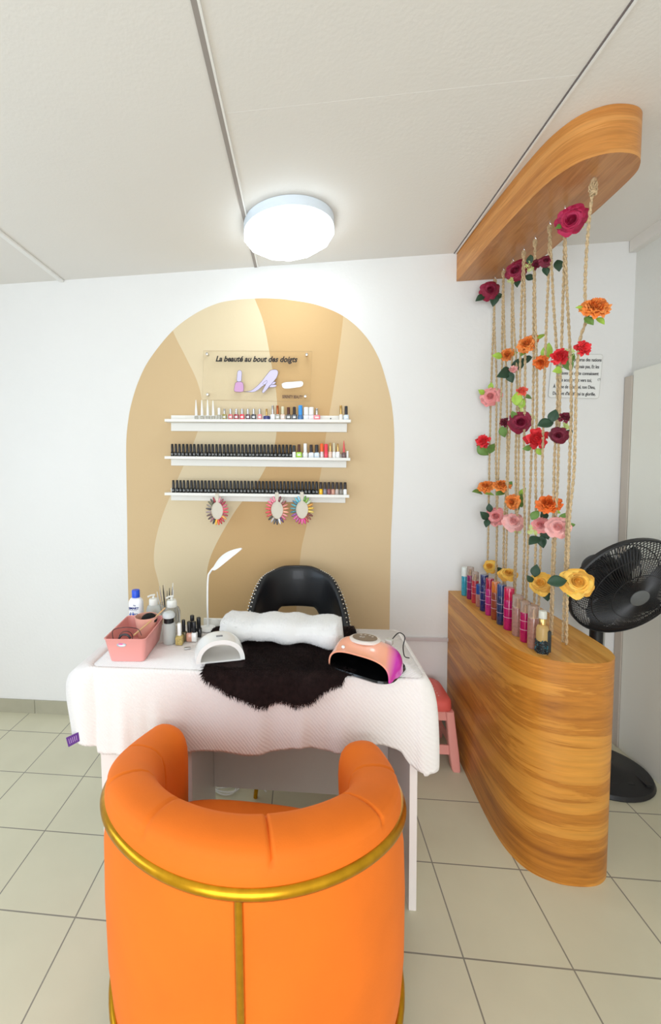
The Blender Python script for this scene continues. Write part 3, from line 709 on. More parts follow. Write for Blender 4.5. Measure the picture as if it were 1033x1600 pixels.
ring_at(339.5, 798, [(226,150,160),(150,60,80),(170,40,70),(214,110,130),(224,90,110),(232,70,90),(170,40,70),(244,170,80),(200,30,50),(190,20,50),(240,90,50),(250,190,50),(30,30,34),(150,100,110),(100,80,84),(120,96,96),(170,150,150),(80,76,80),(150,140,130),(110,112,90),(70,66,56),(150,30,50)], 'left nail colour ring, alone, in greys, reds and yellow')
ring_at(433, 797, [(120,40,50),(200,190,180),(150,80,80),(222,140,130),(240,160,130),(246,170,140),(230,150,150),(220,110,140),(90,50,110),(240,240,240),(60,60,70),(90,84,84),(190,186,186),(60,60,60),(220,90,90),(230,70,80),(236,90,100),(240,110,120),(244,120,150),(246,130,160),(244,150,170)], 'middle nail colour ring, mostly pinks')
ring_at(472, 796.5, [(90,150,50),(130,180,60),(200,210,180),(230,160,60),(236,190,60),(240,210,110),(120,50,50),(150,80,70),(200,90,90),(230,50,150),(240,100,170),(200,60,120),(190,90,150),(220,100,170),(150,80,160),(60,130,140),(80,150,160),(90,170,180),(60,130,160),(90,190,210),(140,200,230)], 'right nail colour ring, in turquoise, green and magenta')

# ------------------------------------------------------------------ clear plaque
tl, trr = ony(318, 548, 2.262), ony(488, 549, 2.262)
ang = -math.atan2(trr.z-tl.z, trr.x-tl.x); Wp = (trr-tl).length; Hp = .262
t = thing('acrylic_plaque', 'clear acrylic plaque reading La beauté au bout des doigts above the top shelf', 'sign', tl, (0, ang, 0))
PM = Matrix.Translation(tl) @ Matrix.Rotation(ang, 4, 'Y') @ WXY
b = B(); b.box(0, Wp, -Hp, 0, -.004, 0, M=PM); obj('clear_panel', b, mat('acrylic', (252, 250, 245), .03, trans=1, ior=1.12, alpha=.35), t, smooth=False)
b = B(); q = [(0, 0), (Wp, 0), (Wp, -Hp), (0, -Hp)]
b.tube([(x, y, -.002) for x, y in q], .0009, 4, closed=True, M=PM); obj('panel_edge', b, mat('acrylic_edge', (196, 168, 128), .3), t, smooth=False)
def uv(x, y): return ((x-92)/883*Wp, -(y-93)/399*Hp)
ink = mat('black_ink', (22, 20, 26), .6)
b = B(); x_, y_ = uv(194, 178); textb(b, 'La beauté au bout des doigts', .0405, PM @ Matrix.Translation((x_, y_, .0008)) , shear=.28, off=.0013, sx=1.03)
me_w = max(v[0] for v in b.v)-min(v[0] for v in b.v); want = (860-194)/883*Wp
M0 = PM @ Matrix.Translation((x_, y_, .0008)); Mi = M0.inverted(); k_ = want/me_w
b.v = [tuple(M0 @ Vector(((Mi @ Vector(v)).x*k_, (Mi @ Vector(v)).y, (Mi @ Vector(v)).z))) for v in b.v]
obj('slogan_lettering', b, ink, t, smooth=False)
b = B(); x_, y_ = uv(750, 466); textb(b, 'SERENITY BEAUTY', .022, PM @ Matrix.Translation((x_, y_, .0008)), off=.0005, sx=.60); obj('name_lettering', b, mat('brown_ink', (92, 66, 60), .6), t, smooth=False)
lav = mat('lavender_print', (206, 198, 226), .6); rose = mat('rose_print', (206, 158, 200), .6); outl = mat('outline_print', (70, 52, 78), .6)
def shape(b, pts, mi=0, closed=True, z=.001, lw=.0011, n=40, fill=True):
    P = [uv(*p) for p in pts]; S_ = smooth_line([(x, y, 0) for x, y in P+([P[0]] if closed else [])], n)
    S_ = S_[:-1] if closed else S_
    if fill: b.prism([(p.x, p.y) for p in S_], z, z+.0006, mi, M=PM)
    b.tube([(p.x, p.y, z+.0006) for p in S_], lw*.6, 4, closed=closed, mi=2, M=PM)
b = B()
shape(b, [(364, 352), (356, 410), (378, 422), (425, 420), (434, 400), (428, 355), (412, 342), (380, 342)], 1)
shape(b, [(379, 262), (376, 300), (378, 336), (410, 336), (414, 300), (414, 262), (402, 250), (388, 250)], 0)
shape(b, [(430, 420), (490, 412), (530, 385), (575, 340), (620, 280), (650, 246), (690, 240), (708, 258), (700, 300), (672, 340), (640, 380), (600, 425), (586, 418), (600, 385), (612, 360), (585, 375), (550, 405), (510, 422)], 0, n=90)
shape(b, [(672, 338), (694, 338), (684, 354), (660, 358)], 0); shape(b, [(655, 360), (698, 362), (690, 378), (640, 380)], 0)
shape(b, [(620, 325), (590, 350), (600, 362), (622, 345)], 0, fill=False)
obj('printed_hand', b, [lav, rose, outl], t, smooth=False)
b = B(); shape(b, [(742, 352), (770, 340), (840, 334), (900, 330), (914, 350), (900, 372), (850, 382), (780, 390), (750, 380)], 0)
obj('white_patch', b, [mat('patch_white', (250, 250, 250), .5), lav, mat('patch_edge', (190, 180, 165), .6)], t, smooth=False)
for u, v in ((122, 118), (932, 118), (935, 448), (134, 446)):
    x, y = uv(u, v); b = B(); b.lathe([(.0075, -.026), (.0075, .002), (.0065, .006), (.001, .007)], 16, M=PM @ Matrix.Translation((x, y, 0))); obj('standoff_screw', b, chrome, t)
# Bible verse sign on the far wall
sp = ony(865, 552, YF-.004); t = thing('verse_sign', 'clear sign with lines of black French text on the wall behind the ropes', 'sign', sp)
VM = Matrix.Translation(sp) @ Matrix.Rotation(.06, 4, 'Y') @ WXY
b = B(); ol = [(x+.112, y-.11) for x, y in rr(0, 0, .118, .108, .012, 4)]; b.prism(ol, -.002, .0, M=VM); obj('clear_panel', b, mat('sign_panel', (236, 236, 233), .2), t, smooth=False)
b = B(); b.tube([(x, y, .0) for x, y in ol], .0007, 4, closed=True, M=VM); obj('panel_edge', b, mat('sign_edge', (188, 186, 178), .4), t, smooth=False)
b = B()
for k, s_ in enumerate(('Tu appelleras des nations', 'que tu ne connais pas, Et les', 'nations qui ne te connaissent', 'pas accourront vers toi,', "À cause de l'Éternel, ton Dieu,", "Du saint d'Israël, qui te glorifie.")):
    textb(b, s_, .0235, VM @ Matrix.Translation((.226-(.0, .008, .008, .036, .016, .012)[k], -.037-.0335*k, .0006)), off=.00015, sx=.68, align='RIGHT')
obj('verse_lettering', b, ink, t, smooth=False)
for x, y in ((.222, -.125),): obj('standoff_screw', B().lathe([(.007, 0), (.006, .005), (.001, .006)], 14, M=VM @ Matrix.Translation((x, y, 0))), chrome, t)

# ------------------------------------------------------------------ perfume mists on the counter
CZ = .7905
def glit(name, col, tr=.35): return mat(name, col, .12, coat=.5, trans=tr, var=.18, vscale=120)
def mist(px, py, r, hb, hc, body, capm, label, band=None, sprayer=False):
    p = onz(px, py, CZ); T = Matrix.Translation(p)
    t = thing('perfume_bottle', label, 'perfume bottle', p, group='perfume bottles along the counter')
    bo = obj('bottle_body', B().lathe([(r*.9, 0), (r, .004), (r, hb-.004), (r*.94, hb)], 22, M=T), body, t)
    if band:
        for z in (.42, .72): obj('label_band', B().lathe([(r+.0002, hb*z), (r+.0005, hb*z), (r+.0005, hb*z+.0012), (r+.0002, hb*z+.0012)], 22, M=T), band, bo, smooth=False)
    if sprayer:
        sp_ = obj('sprayer', B().lathe([(r*.45, 0), (r*.45, hc*.4), (r*.3, hc*.42), (r*.3, hc*.7), (r*.1, hc*.72)], 14, (0, 0, hb+.0003), M=T), gm, t)
    obj('cap', B().lathe([(r*.98, 0), (r*.98, hc-.003), (r*.93, hc)], 22, (0, 0, hb+.0003), M=T), capm, t)
bandm = mat('pale_band', (225, 190, 205), .4); ccap = mat('clear_cap', (222, 206, 198), .1, trans=.75, ior=1.2)
ML = [
 (726, 930, .0155, .100, .045, glit('mist_aqua', (60, 170, 196)), mat('white_label_cap', (226, 230, 224), .3), 'aqua and white perfume bottle, the farthest back, against the wall', None, 0),
 (734.5, 935.5, .0155, .120, .040, glit('mist_berry', (150, 24, 100)), ccap, 'berry purple perfume bottle with a clear cap, second from the wall', bandm, 1),
 (742, 941.5, .0155, .110, .040, glit('mist_coral', (206, 60, 76)), ccap, 'coral red perfume bottle with a clear cap, third from the wall', bandm, 1),
 (749, 947.5, .0155, .060, .045, glit('mist_blush', (190, 130, 120)), mat('mist_bluecap', (34, 70, 140), .2), 'short blush bottle with a blue top, fourth from the wall', None, 0),
 (756, 954, .0170, .120, .046, glit('mist_navy', (34, 42, 110)), glit('mist_navy', (34, 42, 110)), 'dark blue perfume bottle, the one nearer the wall of the two blue ones', bandm, 0),
 (764.5, 960.5, .0170, .118, .046, glit('mist_fuchsia', (200, 40, 130)), glit('mist_crimson', (184, 22, 72)), 'fuchsia pink perfume bottle with a crimson cap, between the blue and the orange bottles', bandm, 0),
 (774, 967.5, .0170, .118, .046, glit('mist_copper', (160, 70, 44)), glit('mist_orange', (226, 122, 40)), 'copper perfume bottle with an orange cap', bandm, 0),
 (783, 975, .0175, .120, .048, glit('mist_slate', (44, 60, 104)), glit('mist_blue', (44, 70, 130)), 'slate blue perfume bottle, nearer the front of the two blue ones', bandm, 0),
 (794.5, 983, .0190, .122, .048, glit('mist_magenta', (196, 10, 104)), glit('mist_rosecap', (214, 14, 82)), 'large all magenta perfume bottle with a solid magenta cap', bandm, 0),
 (808, 992.5, .0185, .112, .046, glit('mist_sand', (196, 150, 140), .5), ccap, 'pale glittery perfume bottle just in front of the large magenta one', None, 1),
 (820, 1002, .0170, .112, .040, glit('mist_cerise', (192, 8, 94)), ccap, 'cerise perfume bottle with a clear cap between two pale glittery bottles', bandm, 1),
 (832.5, 1012, .0180, .112, .044, glit('mist_rosegold', (190, 142, 128), .5), ccap, 'pale rose gold perfume bottle, second from the front end of the row', None, 1),
]
for a in ML: mist(*a)
p = onz(846.5, 1021, CZ); T = Matrix.Translation(p)
t = thing('perfume_bottle', 'clear bottle half full of dark teal beads with a white cap, nearest the rounded end', 'perfume bottle', p, group='perfume bottles along the counter')
obj('bottle_body', B().lathe([(.017, 0), (.0185, .004), (.0185, .092), (.015, .100), (.009, .104)], 24, M=T), mat('amber_glass', (240, 200, 130), .08, trans=.5, ior=1.3), t)
b = B(); b.lathe([(.0182, .003), (.01885, .006), (.01885, .046), (.0182, .049)], 24, M=T)
for k in range(220):
    a = R.random()*2*PI; rad = .0188; z = R.uniform(.004, .051); b.ball((p.x+rad*math.cos(a), p.y+rad*math.sin(a), p.z+z), R.uniform(.002, .0035), 4, mi=R.choice((0, 0, 1)))
o = obj('beads', b, [mat('bead_dark', (20, 30, 34), .2), mat('bead_teal', (30, 84, 96), .2)], t); o['label'] = 'dark teal beads inside the lower half'
obj('gold_collar', B().lathe([(.0105, .1045), (.0105, .124), (.009, .126)], 18, M=T), gm, t)
obj('cap', B().lathe([(.0125, .1265), (.0125, .150), (.011, .153)], 20, M=T), mat('milky_cap', (226, 226, 214), .2, trans=.3), t)
obj('back_label', B().box(.006, .0192, -.0188, .019, .01, .085, M=T @ Matrix.Rotation(.2, 4, 'Z')), mat('back_label_dark', (40, 44, 44), .5), t, bevel=.001)
# ------------------------------------------------------------------ fur throw
ZT = TZ+.0025
fdrop = [(-.335, 0)]+[(ony(x, y-3, 1.285).x, max(0, TZ+.006-ony(x, y-3, 1.285).z)) for x, y in ((313, 1050), (320, 1069), (328, 1078), (340, 1084), (350, 1090), (360, 1096), (372, 1101), (385, 1106), (402, 1113), (417, 1116), (435, 1109), (450, 1110), (465, 1114), (485, 1109), (497, 1098), (510, 1089), (524, 1085), (535, 1081), (542, 1064), (552, 1046))]+[(.17, 0)]
def fur_pt(u, v, lift=0):
    # u across, v from back (0) to the front hem (1)
    k = ss(.35, .8, v); xl = -.372+.042*k; xr = .205-.045*k; x = xl+(xr-xl)*u
    d = interp(fdrop, -.33+.49*u)
    yb = 1.70-.03*math.cos(u*9); yf = 1.312; L = (yb-yf)+d*1.0+.004
    s = L*v; wob = .005*math.sin(u*17+v*9)+.006*math.sin(v*15-u*7)+.004*math.sin(u*31-v*23)
    if s < yb-yf-.012: y, z, n = yb-s, ZT+.006+wob*.35, Vector((0, 0, 1))
    else:
        e = s-(yb-yf-.012); a = min(e/.03, PI/2); 
        y = yf+.012-.026*math.sin(a)-.0; z = ZT-.012+.018*math.cos(a)+wob*.35*math.cos(a)-max(0, e-.03*PI/2); n = Vector((0, -math.sin(a), math.cos(a)))
        y -= (wob+.006)*math.sin(a)
    return Vector((x, y, z))+n*lift, n
t = thing('fur_throw', 'dark brown fur throw lying on the table and hanging over its front edge', 'fur throw', (-.09, 1.5, TZ))
furm = mat('dark_fur', (38, 25, 24), .8, sheen=.3, var=.35, vscale=60, spec=.15)
b = B(); b.grid(lambda u, v: tuple(fur_pt(u, v)[0]), 60, 70)
obj('pelt', b, furm, t, solid=.006)
b = B()
for k in range(30000):
    u, v = R.random(), R.random()**.75
    p, n = fur_pt(u, v, .001)
    if n.z > .9 and ((abs(p.x+.298) < .095 and 1.33 < p.y < 1.50) or (p.x > .10 and p.y > 1.31 and (p.x-.10)*.6+(p.y-1.40)*.8 > -.02 and p.y < 1.47)): continue
    dirv = (n*.55+Vector((R.uniform(-.5, .5)+.35*math.sin(u*14+v*5), -.45 if n.z > .5 else -.05, -.1-.75*(1-n.z))) ).normalized()
    L = R.uniform(.010, .022); sd = dirv.cross(n)
    if sd.length < .01: sd = Vector((1, 0, 0))
    sd = sd.normalized()*.0007; q = p+dirv*L+Vector((0, 0, -.003))
    m_ = p.lerp(q, .6)+n*.002
    b.add([p-sd, p+sd, m_+sd*.7, m_-sd*.7, q], [(0,1,2,3), (3,2,4)])
o = obj('fur_pile', b, furm, t, smooth=False); o['kind'] = 'stuff'

# ------------------------------------------------------------------ arm rest and its towel
t = thing('arm_rest', 'white arm rest stand under the rolled white towel', 'arm rest', (-.09, 1.58, TZ))
obj('cushion', stack(B(), [([(x, y) for x, y in rr(-.085, 1.585, .20, .045, .03)], z) for z in (.835, .865)]), white_pl, t, bevel=.008)
for x in (-.24, .085):
    obj('leg', B().tube([(x, 1.62, .84), (x, 1.62, ZT+.02), (x, 1.54, ZT+.02), (x, 1.54, .84)], .006, 8), white_pl, t)
terry = mat('white_terry', (246, 245, 244), .9, sheen=.4, bump=.9, bscale=420)
t = thing('towel', 'thick white terry towel folded over the arm rest on the dark fur', 'towel', (-.09, 1.57, .86))
def towel(u, v):
    x = -.312+.452*u
    # closed loop round the cushion, hanging lower in front
    q = 2*PI*v; e = ss(0, .06, min(u, 1-u)); 
    ry, rz = .080, .040
    c_, s_ = math.cos(q), math.sin(q)
    y = 1.578+ry*math.copysign(abs(c_)**.7, c_); z = .846+rz*math.copysign(abs(s_)**.75, s_)
    droop = .026*(math.exp(-((u-.05)/.10)**2))+.040*math.exp(-((u-.90)/.09)**2)
    if s_ < .2: z -= droop*(.2-s_)*.9
    if c_ < 0 and s_ < .3: y -= (.016+.022*math.exp(-((u-.92)/.1)**2)+.012*math.exp(-((u-.05)/.1)**2))*abs(c_)
    z += .004*math.sin(u*13+q)+.003*math.sin(u*29+2*q)-.012*ss(.15, 1, u)*.4
    y += .003*math.sin(u*21)
    y = 1.578+(y-1.578)*(.75+.25*e); z = .846+(z-.846)*(.75+.25*e)
    return (x+.006*math.sin(q*2)*(1-e), y, z)
b = B(); b.grid(towel, 90, 48, cv=True)
for i in (0, 89): 
    f = tuple(j*90+i for j in range(48)); b.f.append(f if i == 0 else f[::-1]); b.m.append(0)
for k in range(9000):
    u, v = R.random(), R.random(); p = Vector(towel(u, v)); q = Vector(towel(u+.002, v)); r_ = Vector(towel(u, v+.003)); n = (q-p).cross(r_-p).normalized()*-1
    if n.dot(p-Vector((p.x, 1.578, .853))) < 0: n = -n
    s_ = Vector((R.uniform(-1, 1), R.uniform(-1, 1), R.uniform(-1, 1))).cross(n).normalized()*.0011
    b.add([p-s_, p+s_, p+n*.0032+s_*.6], [(0, 1, 2)])
obj('terry_cloth', b, terry, t, angle=180)

# ------------------------------------------------------------------ nail lamps
def arch_lamp(t, M, w_, d_, hf, hm, hb, expo, mats, rim, flare, base=None):
    # local: x width, y depth (front -), z up
    def hgt(k): return hf+(hm-hf)*ss(0, .5, k) if k < .5 else hm+(hb-hm)*((k-.5)/.5)**2.2
    def wid(k): return w_*(1+flare*(1-abs(2*k-.9))-(.35*ss(.62, 1, k)))
    def outer(u, k, off=0):
        a = PI*(1-u); c_, s_ = math.cos(a), math.sin(a); W = wid(k)/2-off; Hh = hgt(k)-off
        return (W*math.copysign(abs(c_)**expo, c_), -d_/2+d_*k-.012*(abs(s_)**2)*(1-k)*0, Hh*abs(s_)**expo)
    bo = B(); bo.grid(lambda u, v: outer(u, v), 41, 24, M=M)
    # back wall
    n = 41; vs = [outer(i/40, 1) for i in range(41)]; bo.add(vs, [tuple(range(41))], 0, M)
    bo.grid(lambda u, v: outer(u, 0, rim*v), 41, 3, M=M)
    shell_ = obj('housing', bo, mats[0], t, angle=50)
    bi = B(); bi.grid(lambda u, v: outer(u, v*.93, rim), 41, 16, mi=0, M=M); vs = [outer(i/40, .93, rim) for i in range(41)]; bi.add(vs, [tuple(range(41))], 0, M)
    obj('inner_chamber', bi, mats[1], t, angle=60)
    return shell_
wl = mat('lamp_white', (240, 240, 238), .25, coat=.3)
c = Vector((-.298, 1.405, ZT+.0145)); M = Matrix.Translation(c) @ Matrix.Rotation(math.radians(17), 4, 'Z')
t = thing('nail_lamp', 'small white dome-shaped nail lamp on the left of the table', 'nail lamp', c)
arch_lamp(t, M, .164, .125, .074, .078, .030, .92, [wl, mat('lamp_inner', (232, 226, 216), .3)], .015, .03)
obj('base_tray', stack(B(), [([(M @ Vector((x, y, 0))).to_2d() for x, y in rr(0, .0, .078, .060, .012)], z) for z in (ZT+.012, ZT+.0175)]), wl, t)
b = B(); b.box(-.011, .011, -.036, -.028, .0755, .079, M=M); obj('button', b, mat('grey_button', (130, 130, 132), .4), t, bevel=.001)
# the larger pink lamp
c = Vector((.208, 1.372, ZT+.010)); M = Matrix.Translation(c) @ Matrix.Rotation(math.radians(-32), 4, 'Z')
t = thing('nail_lamp', 'large glossy peach and magenta nail lamp with a black open front, right of the towel', 'nail lamp', c)
pk = mat('peach_magenta', (240, 160, 130), .16, coat=.6); nt = pk.node_tree; bs = nt.nodes['Principled BSDF']
tc = nt.nodes.new('ShaderNodeTexCoord'); sp_ = nt.nodes.new('ShaderNodeSeparateXYZ'); nt.links.new(tc.outputs['Object'], sp_.inputs[0])
mr = nt.nodes.new('ShaderNodeMapRange'); mr.inputs[1].default_value = .035; mr.inputs[2].default_value = .075
v_ = mth(nt, 'SUBTRACT', mth(nt, 'MULTIPLY', sp_.outputs[0], 1.0), mth(nt, 'MULTIPLY', mth(nt, 'SUBTRACT', sp_.outputs[2], .05), .55)); nt.links.new(v_, mr.inputs[0])
cr_ = nt.nodes.new('ShaderNodeValToRGB'); cr_.color_ramp.elements[0].color = (*lin((244, 170, 140)), 1); cr_.color_ramp.elements[1].color = (*lin((206, 28, 176)), 1)
nt.links.new(mr.outputs[0], cr_.inputs[0]); nt.links.new(cr_.outputs[0], bs.inputs['Base Color'])
arch_lamp(t, M, .205, .155, .062, .084, .022, .62, [pk, black_gl], .005, .10)
b = stack(B(), [(rr(0, -.004, .104, .084, .05), -.009), (rr(0, -.004, .110, .090, .05), -.003), (rr(0, -.004, .108, .088, .05), .003), (rr(0, -.004, .098, .078, .045), .0035)]); b.v = [tuple(M @ Vector(v)) for v in b.v]
obj('base_tray', b, black_gl, t, angle=50)
M2 = M @ Matrix.Translation((-.012, .004, .0775)) @ Matrix.Rotation(math.radians(-3), 4, 'Y')
b = B(); b.lathe([(.052, 0), (.052, .006), (.047, .009), (.043, .009), (.001, .0089)], 36, M=M2, sy=.78); obj('display_ring', b, mat('ring_pearl', (224, 214, 206), .25), t, angle=40)
b = B(); b.lathe([(.0415, .0092), (.0415, .0102), (.001, .0103)], 36, M=M2, sy=.75); obj('display', b, mat('display_brown', (104, 88, 80), .15, coat=.5), t, angle=40)
b = B()
for k in range(4):
    a = .8+k*.5; b.lathe([(.004, .0104), (.004, .0106), (.001, .0107)], 10, M=M2 @ Matrix.Translation((.030*math.cos(a), .021*math.sin(a), 0)))
textb(b, '60', .019, M2 @ Matrix.Translation((-.018, -.008, .0104)))
obj('display_marks', b, mat('display_print', (190, 180, 172), .4), t, smooth=False)
b = B(); b.ball((-.058, -.062, .066), .006, 8, M=M, sz=.9); obj('sensor_dot', b, white_pl, t)
b = B(); b.box(.045, .068, .030, .050, .068, .086, M=M); obj('power_plug', b, mat('tag_grey', (190, 186, 178), .4), t, bevel=.003)
b = B(); b.tube([M @ Vector(q) for q in smooth_line([(.06, .05, .08), (.075, .075, .10), (.09, .09, .085), (.088, .08, .055), (.09, .088, .02), (.095, .12, .003)], 24)], .0018, 6); obj('cord', b, black_pl, t)

# ------------------------------------------------------------------ pink basket and what is in it
c = Vector((-.618, 1.455, ZT)); BM = Matrix.Translation(c) @ Matrix.Rotation(math.radians(3), 4, 'Z')
pkb = mat('basket_pink', (230, 156, 150), .38)
t = thing('storage_basket', 'pink plastic basket at the left end of the table', 'basket', c)
def tp(z): k = z/.085; return .060+.014*k, .100+.016*k
lv = []
for z, dd in ((0, 0), (.004, 0), (.045, 0), (.082, 0), (.085, .002), (.0865, 0), (.085, -.003), (.045, -.0035), (.006, -.0035)):
    a, d = tp(z); lv.append(([(M_.x, M_.y) for M_ in [BM @ Vector((x, y, 0)) for x, y in rr(0, 0, a+dd, d+dd, .014, 4)]], z+ZT))
obj('tub', stack(B(), lv), pkb, t, angle=40)
fM = BM @ Matrix.Translation((-.012, -.1125, .064)) @ Matrix.Rotation(math.radians(81), 4, 'X')
b = B(); b.lathe([(.0165, 0), (.0165, .0012), (.015, .0018), (.001, .0018)], 28, M=fM, sy=.42); b.lathe([(.0125, .0019), (.0125, .0022), (.001, .0022)], 24, M=fM @ Matrix.Translation((.002, -.0012, 0)), sy=.25, mi=1)
b.lathe([(.0085, .0023), (.0085, .0026), (.001, .0026)], 16, M=fM @ Matrix.Translation((-.002, .003, 0)), sy=.3, mi=2)
o = obj('badge', b, [mat('badge_grey', (170, 176, 186), .3), wmark, mat('badge_pink', (226, 90, 160), .3)], t); o['label'] = 'small oval silver, white and pink badge'
# cup
q = BM @ Vector((.026, .040, .006)); t = thing('ribbed_cup', 'ribbed pink cup standing in the pink basket', 'cup', q)
prof = [(.024, 0), (.026, .002)]
for k in range(14): z = .006+k*.0068; r_ = .027+z*.14; prof += [(r_, z), (r_+.0012, z+.0034)]
prof += [(.0415, .104), (.0425, .106), (.040, .106), (.0385, .09), (.028, .01), (.001, .008)]
obj('cup_body', B().lathe(prof, 36, tuple(q)), mat('cup_pink', (236, 176, 158), .4), t, angle=30)
q2 = q+Vector((.012, .0, .093)); o = obj('sponge', B().ball(tuple(q2), .030, 12, sz=.75), mat('sponge_black', (16, 15, 15), .95, bump=1, bscale=500)); tag(o, 'round black sponge sitting in the ribbed pink cup', 'sponge')
o = obj('wooden_stick', B().tube([BM @ Vector((.020, -.080, .085)), BM @ Vector((.062, .035, .108)), BM @ Vector((.085, .09, .125))], .003, 8), mat('stick_wood', (222, 180, 130), .6)); tag(o, 'thin wooden stick leaning across the pink basket', 'stick')
t = thing('wire_glasses', 'black wire rimmed glasses resting in the pink basket', 'glasses', BM @ Vector((-.02, -.05, .06)))
wb = mat('black_wire', (26, 18, 20), .4)
obj('frame', B().tube([BM @ Vector(p) for p in smooth_line([(-.052, -.085, .070), (-.058, -.070, .098), (-.03, -.06, .104), (.0, -.055, .103), (.03, -.06, .098), (.044, -.07, .080)], 40)], .0012, 6), wb, t)
for xx in (-.008,):
    pts = [BM @ Vector((xx+.022*math.cos(a), -.082+.006*math.cos(a), .078+.022*math.sin(a))) for a in [2*PI*i/28 for i in range(28)]]
    obj('rim', B().tube(pts, .0012, 6, closed=True), wb, t)
o = obj('hair_clip', B().tube([BM @ Vector(p) for p in smooth_line([(-.032, -.09, .072), (-.02, -.088, .088), (.0, -.09, .090), (.012, -.09, .078)], 20)], .004, 8), mat('clip_grey', (66, 62, 66), .4)); tag(o, 'curved dark grey clip lying in the pink basket', 'clip')

# ------------------------------------------------------------------ bottles behind the basket
def at(px, py, z=ZT): return onz(px, py, z)
p = Vector((-.703, 1.665, ZT)); T = Matrix.Translation(p)
t = thing('lotion_bottle', 'white lotion bottle with a blue cap and blue print behind the pink basket', 'bottle', p)
lb = obj('bottle_body', stack(B(), [([(p.x+x, p.y+y) for x, y in rr(0, 0, .030*k, .018*k, .014*k, 5)], p.z+z) for k, z in ((.92, 0), (1, .004), (1, .105), (.96, .115), (.75, .125), (.45, .130))]), mat('bottle_white', (244, 245, 248), .3), t, angle=50)
obj('cap', B().lathe([(.0165, .1305), (.0165, .158), (.015, .161)], 20, M=T), mat('cap_blue', (36, 84, 214), .35), t)
b = B(); LM = Matrix.Translation((p.x-.026, p.y-.0182, p.z)) @ WXY
textb(b, 'SMART', .013, LM @ Matrix.Translation((.001, .083, .0005)), off=.0004, sx=1.05); textb(b, 'The', .007, LM @ Matrix.Translation((.02, .097, .0005)))
b.box(.002, .036, .078, .079, 0, .001, M=LM)
for k, (x, y, h_) in enumerate(((.004, .03, .035), (.012, .022, .03), (.018, .03, .038), (.028, .024, .022), (.036, .035, .018), (.042, .03, .012))):
    b.tube([(x, y, .0008), (x+.003, y+h_*.5, .0012), (x+.001, y+h_, .0008)], .0019, 5, mi=1, M=LM)
textb(b, 'Hea', .024, LM @ Matrix.Translation((.003, .055, .0005)), sx=.9, shear=.2)
obj('label_print', b, [mat('print_navy', (46, 60, 130), .5), mat('print_blue', (60, 110, 220), .5)], lb, smooth=False)
def pump(px, py, h_, r, body, label, y=None):
    p = at(px, py); T = Matrix.Translation(p); t = thing('pump_bottle', label, 'bottle', p, group='clear pump bottles on the table')
    obj('bottle_body', B().lathe([(r*.92, 0), (r, .004), (r, h_*.60), (r*.85, h_*.69), (r*.5, h_*.75)], 24, M=T), body, t, angle=50)
    obj('pump_collar', B().lathe([(r*.62, h_*.72), (r*.62, h_*.86), (r*.5, h_*.9)], 20, M=T), mat('pump_white', (232, 232, 226), .35), t)
    obj('pump_stem', B().tube([T @ Vector((0, 0, h_*.9)), T @ Vector((0, 0, h_))], .004, 8), _m['pump_white'], t)
    obj('pump_nozzle', B().tube([T @ Vector((.006, 0, h_)), T @ Vector((-.008, -.01, h_)), T @ Vector((-.016, -.02, h_-.003))], .0038, 8), _m['pump_white'], t)
    return t
pump(241.5, 985, .150, .030, frost, 'clear pump bottle with a short white pump beside the lotion bottle')
pump(270, 990, .155, .033, mat('clear_body', (226, 224, 216), .15, trans=.8, ior=1.2), 'clear pump bottle in front of the tool pot')
p = at(262, 972); T = Matrix.Translation(p)
t = thing('tool_pot', 'clear pot holding upright nail tools', 'pot', p)
obj('pot_body', B().lathe([(.026, 0), (.028, .003), (.030, .085), (.028, .085), (.025, .005), (.001, .004)], 24, M=T), clear, t, angle=50)
cols = [chrome, white_pl, black_pl, mat('tool_cream', (222, 206, 180), .4), chrome, white_pl, black_pl]
for k in range(9):
    a = 2*PI*k/9+.2; r1, r2 = .012, .022+.008*(k % 3); hh = .155+.016*math.sin(k*2.3)
    nmk = ('chrome', 'white', 'black', 'cream')[(0, 1, 2, 3, 0, 1, 2)[k % 7]]
    o = obj('nail_brush', B().tube([T @ Vector((r1*math.cos(a), r1*math.sin(a), .008)), T @ Vector((r2*math.cos(a), r2*math.sin(a), hh*.8)), T @ Vector((r2*1.1*math.cos(a), r2*1.1*math.sin(a), hh))], [.0024, .0026, .0012], 7), cols[k % 7])
    tag(o, 'slim %s nail tool in the clear pot, %s' % (nmk, ('at the right', 'right of the rear', 'at the rear', 'left of the rear', 'at the left', 'front left', 'at the front', 'front and short', 'front right')[k]), 'nail tool', 'nail tools in the clear pot')
p = at(265, 1004); T = Matrix.Translation(p)
t = thing('remover_jar', 'frosted jar with a black band and clear lid beside the pink basket', 'jar', p)
obj('jar_body', B().lathe([(.0225, 0), (.0245, .003), (.0245, .072), (.021, .080)], 24, M=T), frost, t, angle=50)
obj('black_band', B().lathe([(.0190, .080), (.0190, .100)], 24, M=T), black_pl, t)
obj('lid', B().lathe([(.0235, .1005), (.0245, .104), (.0235, .113), (.018, .120), (.008, .122)], 24, M=T), mat('lid_white', (225, 230, 230), .25, trans=.3), t, angle=50)
def small(px, py, w_, hb, hc, bm, cm, wc, label, sq=False): return bottle(label, at(px, py), w_, hb, hc, bm, cm, wc, square=sq, group='small polish bottles on the table')
small(281, 1006, .028, .034, .046, mat('gold_glitter', (212, 190, 120), .2, trans=.3, var=.3, vscale=150), wc_, .015, 'gold glitter polish with a tall white cap on the table', True)
small(287.5, 1000, .022, .034, .046, pm((120, 110, 80)), mat('cap_black', (30, 30, 32), .3), .014, 'dark olive polish half hidden behind the gold glitter one', True)
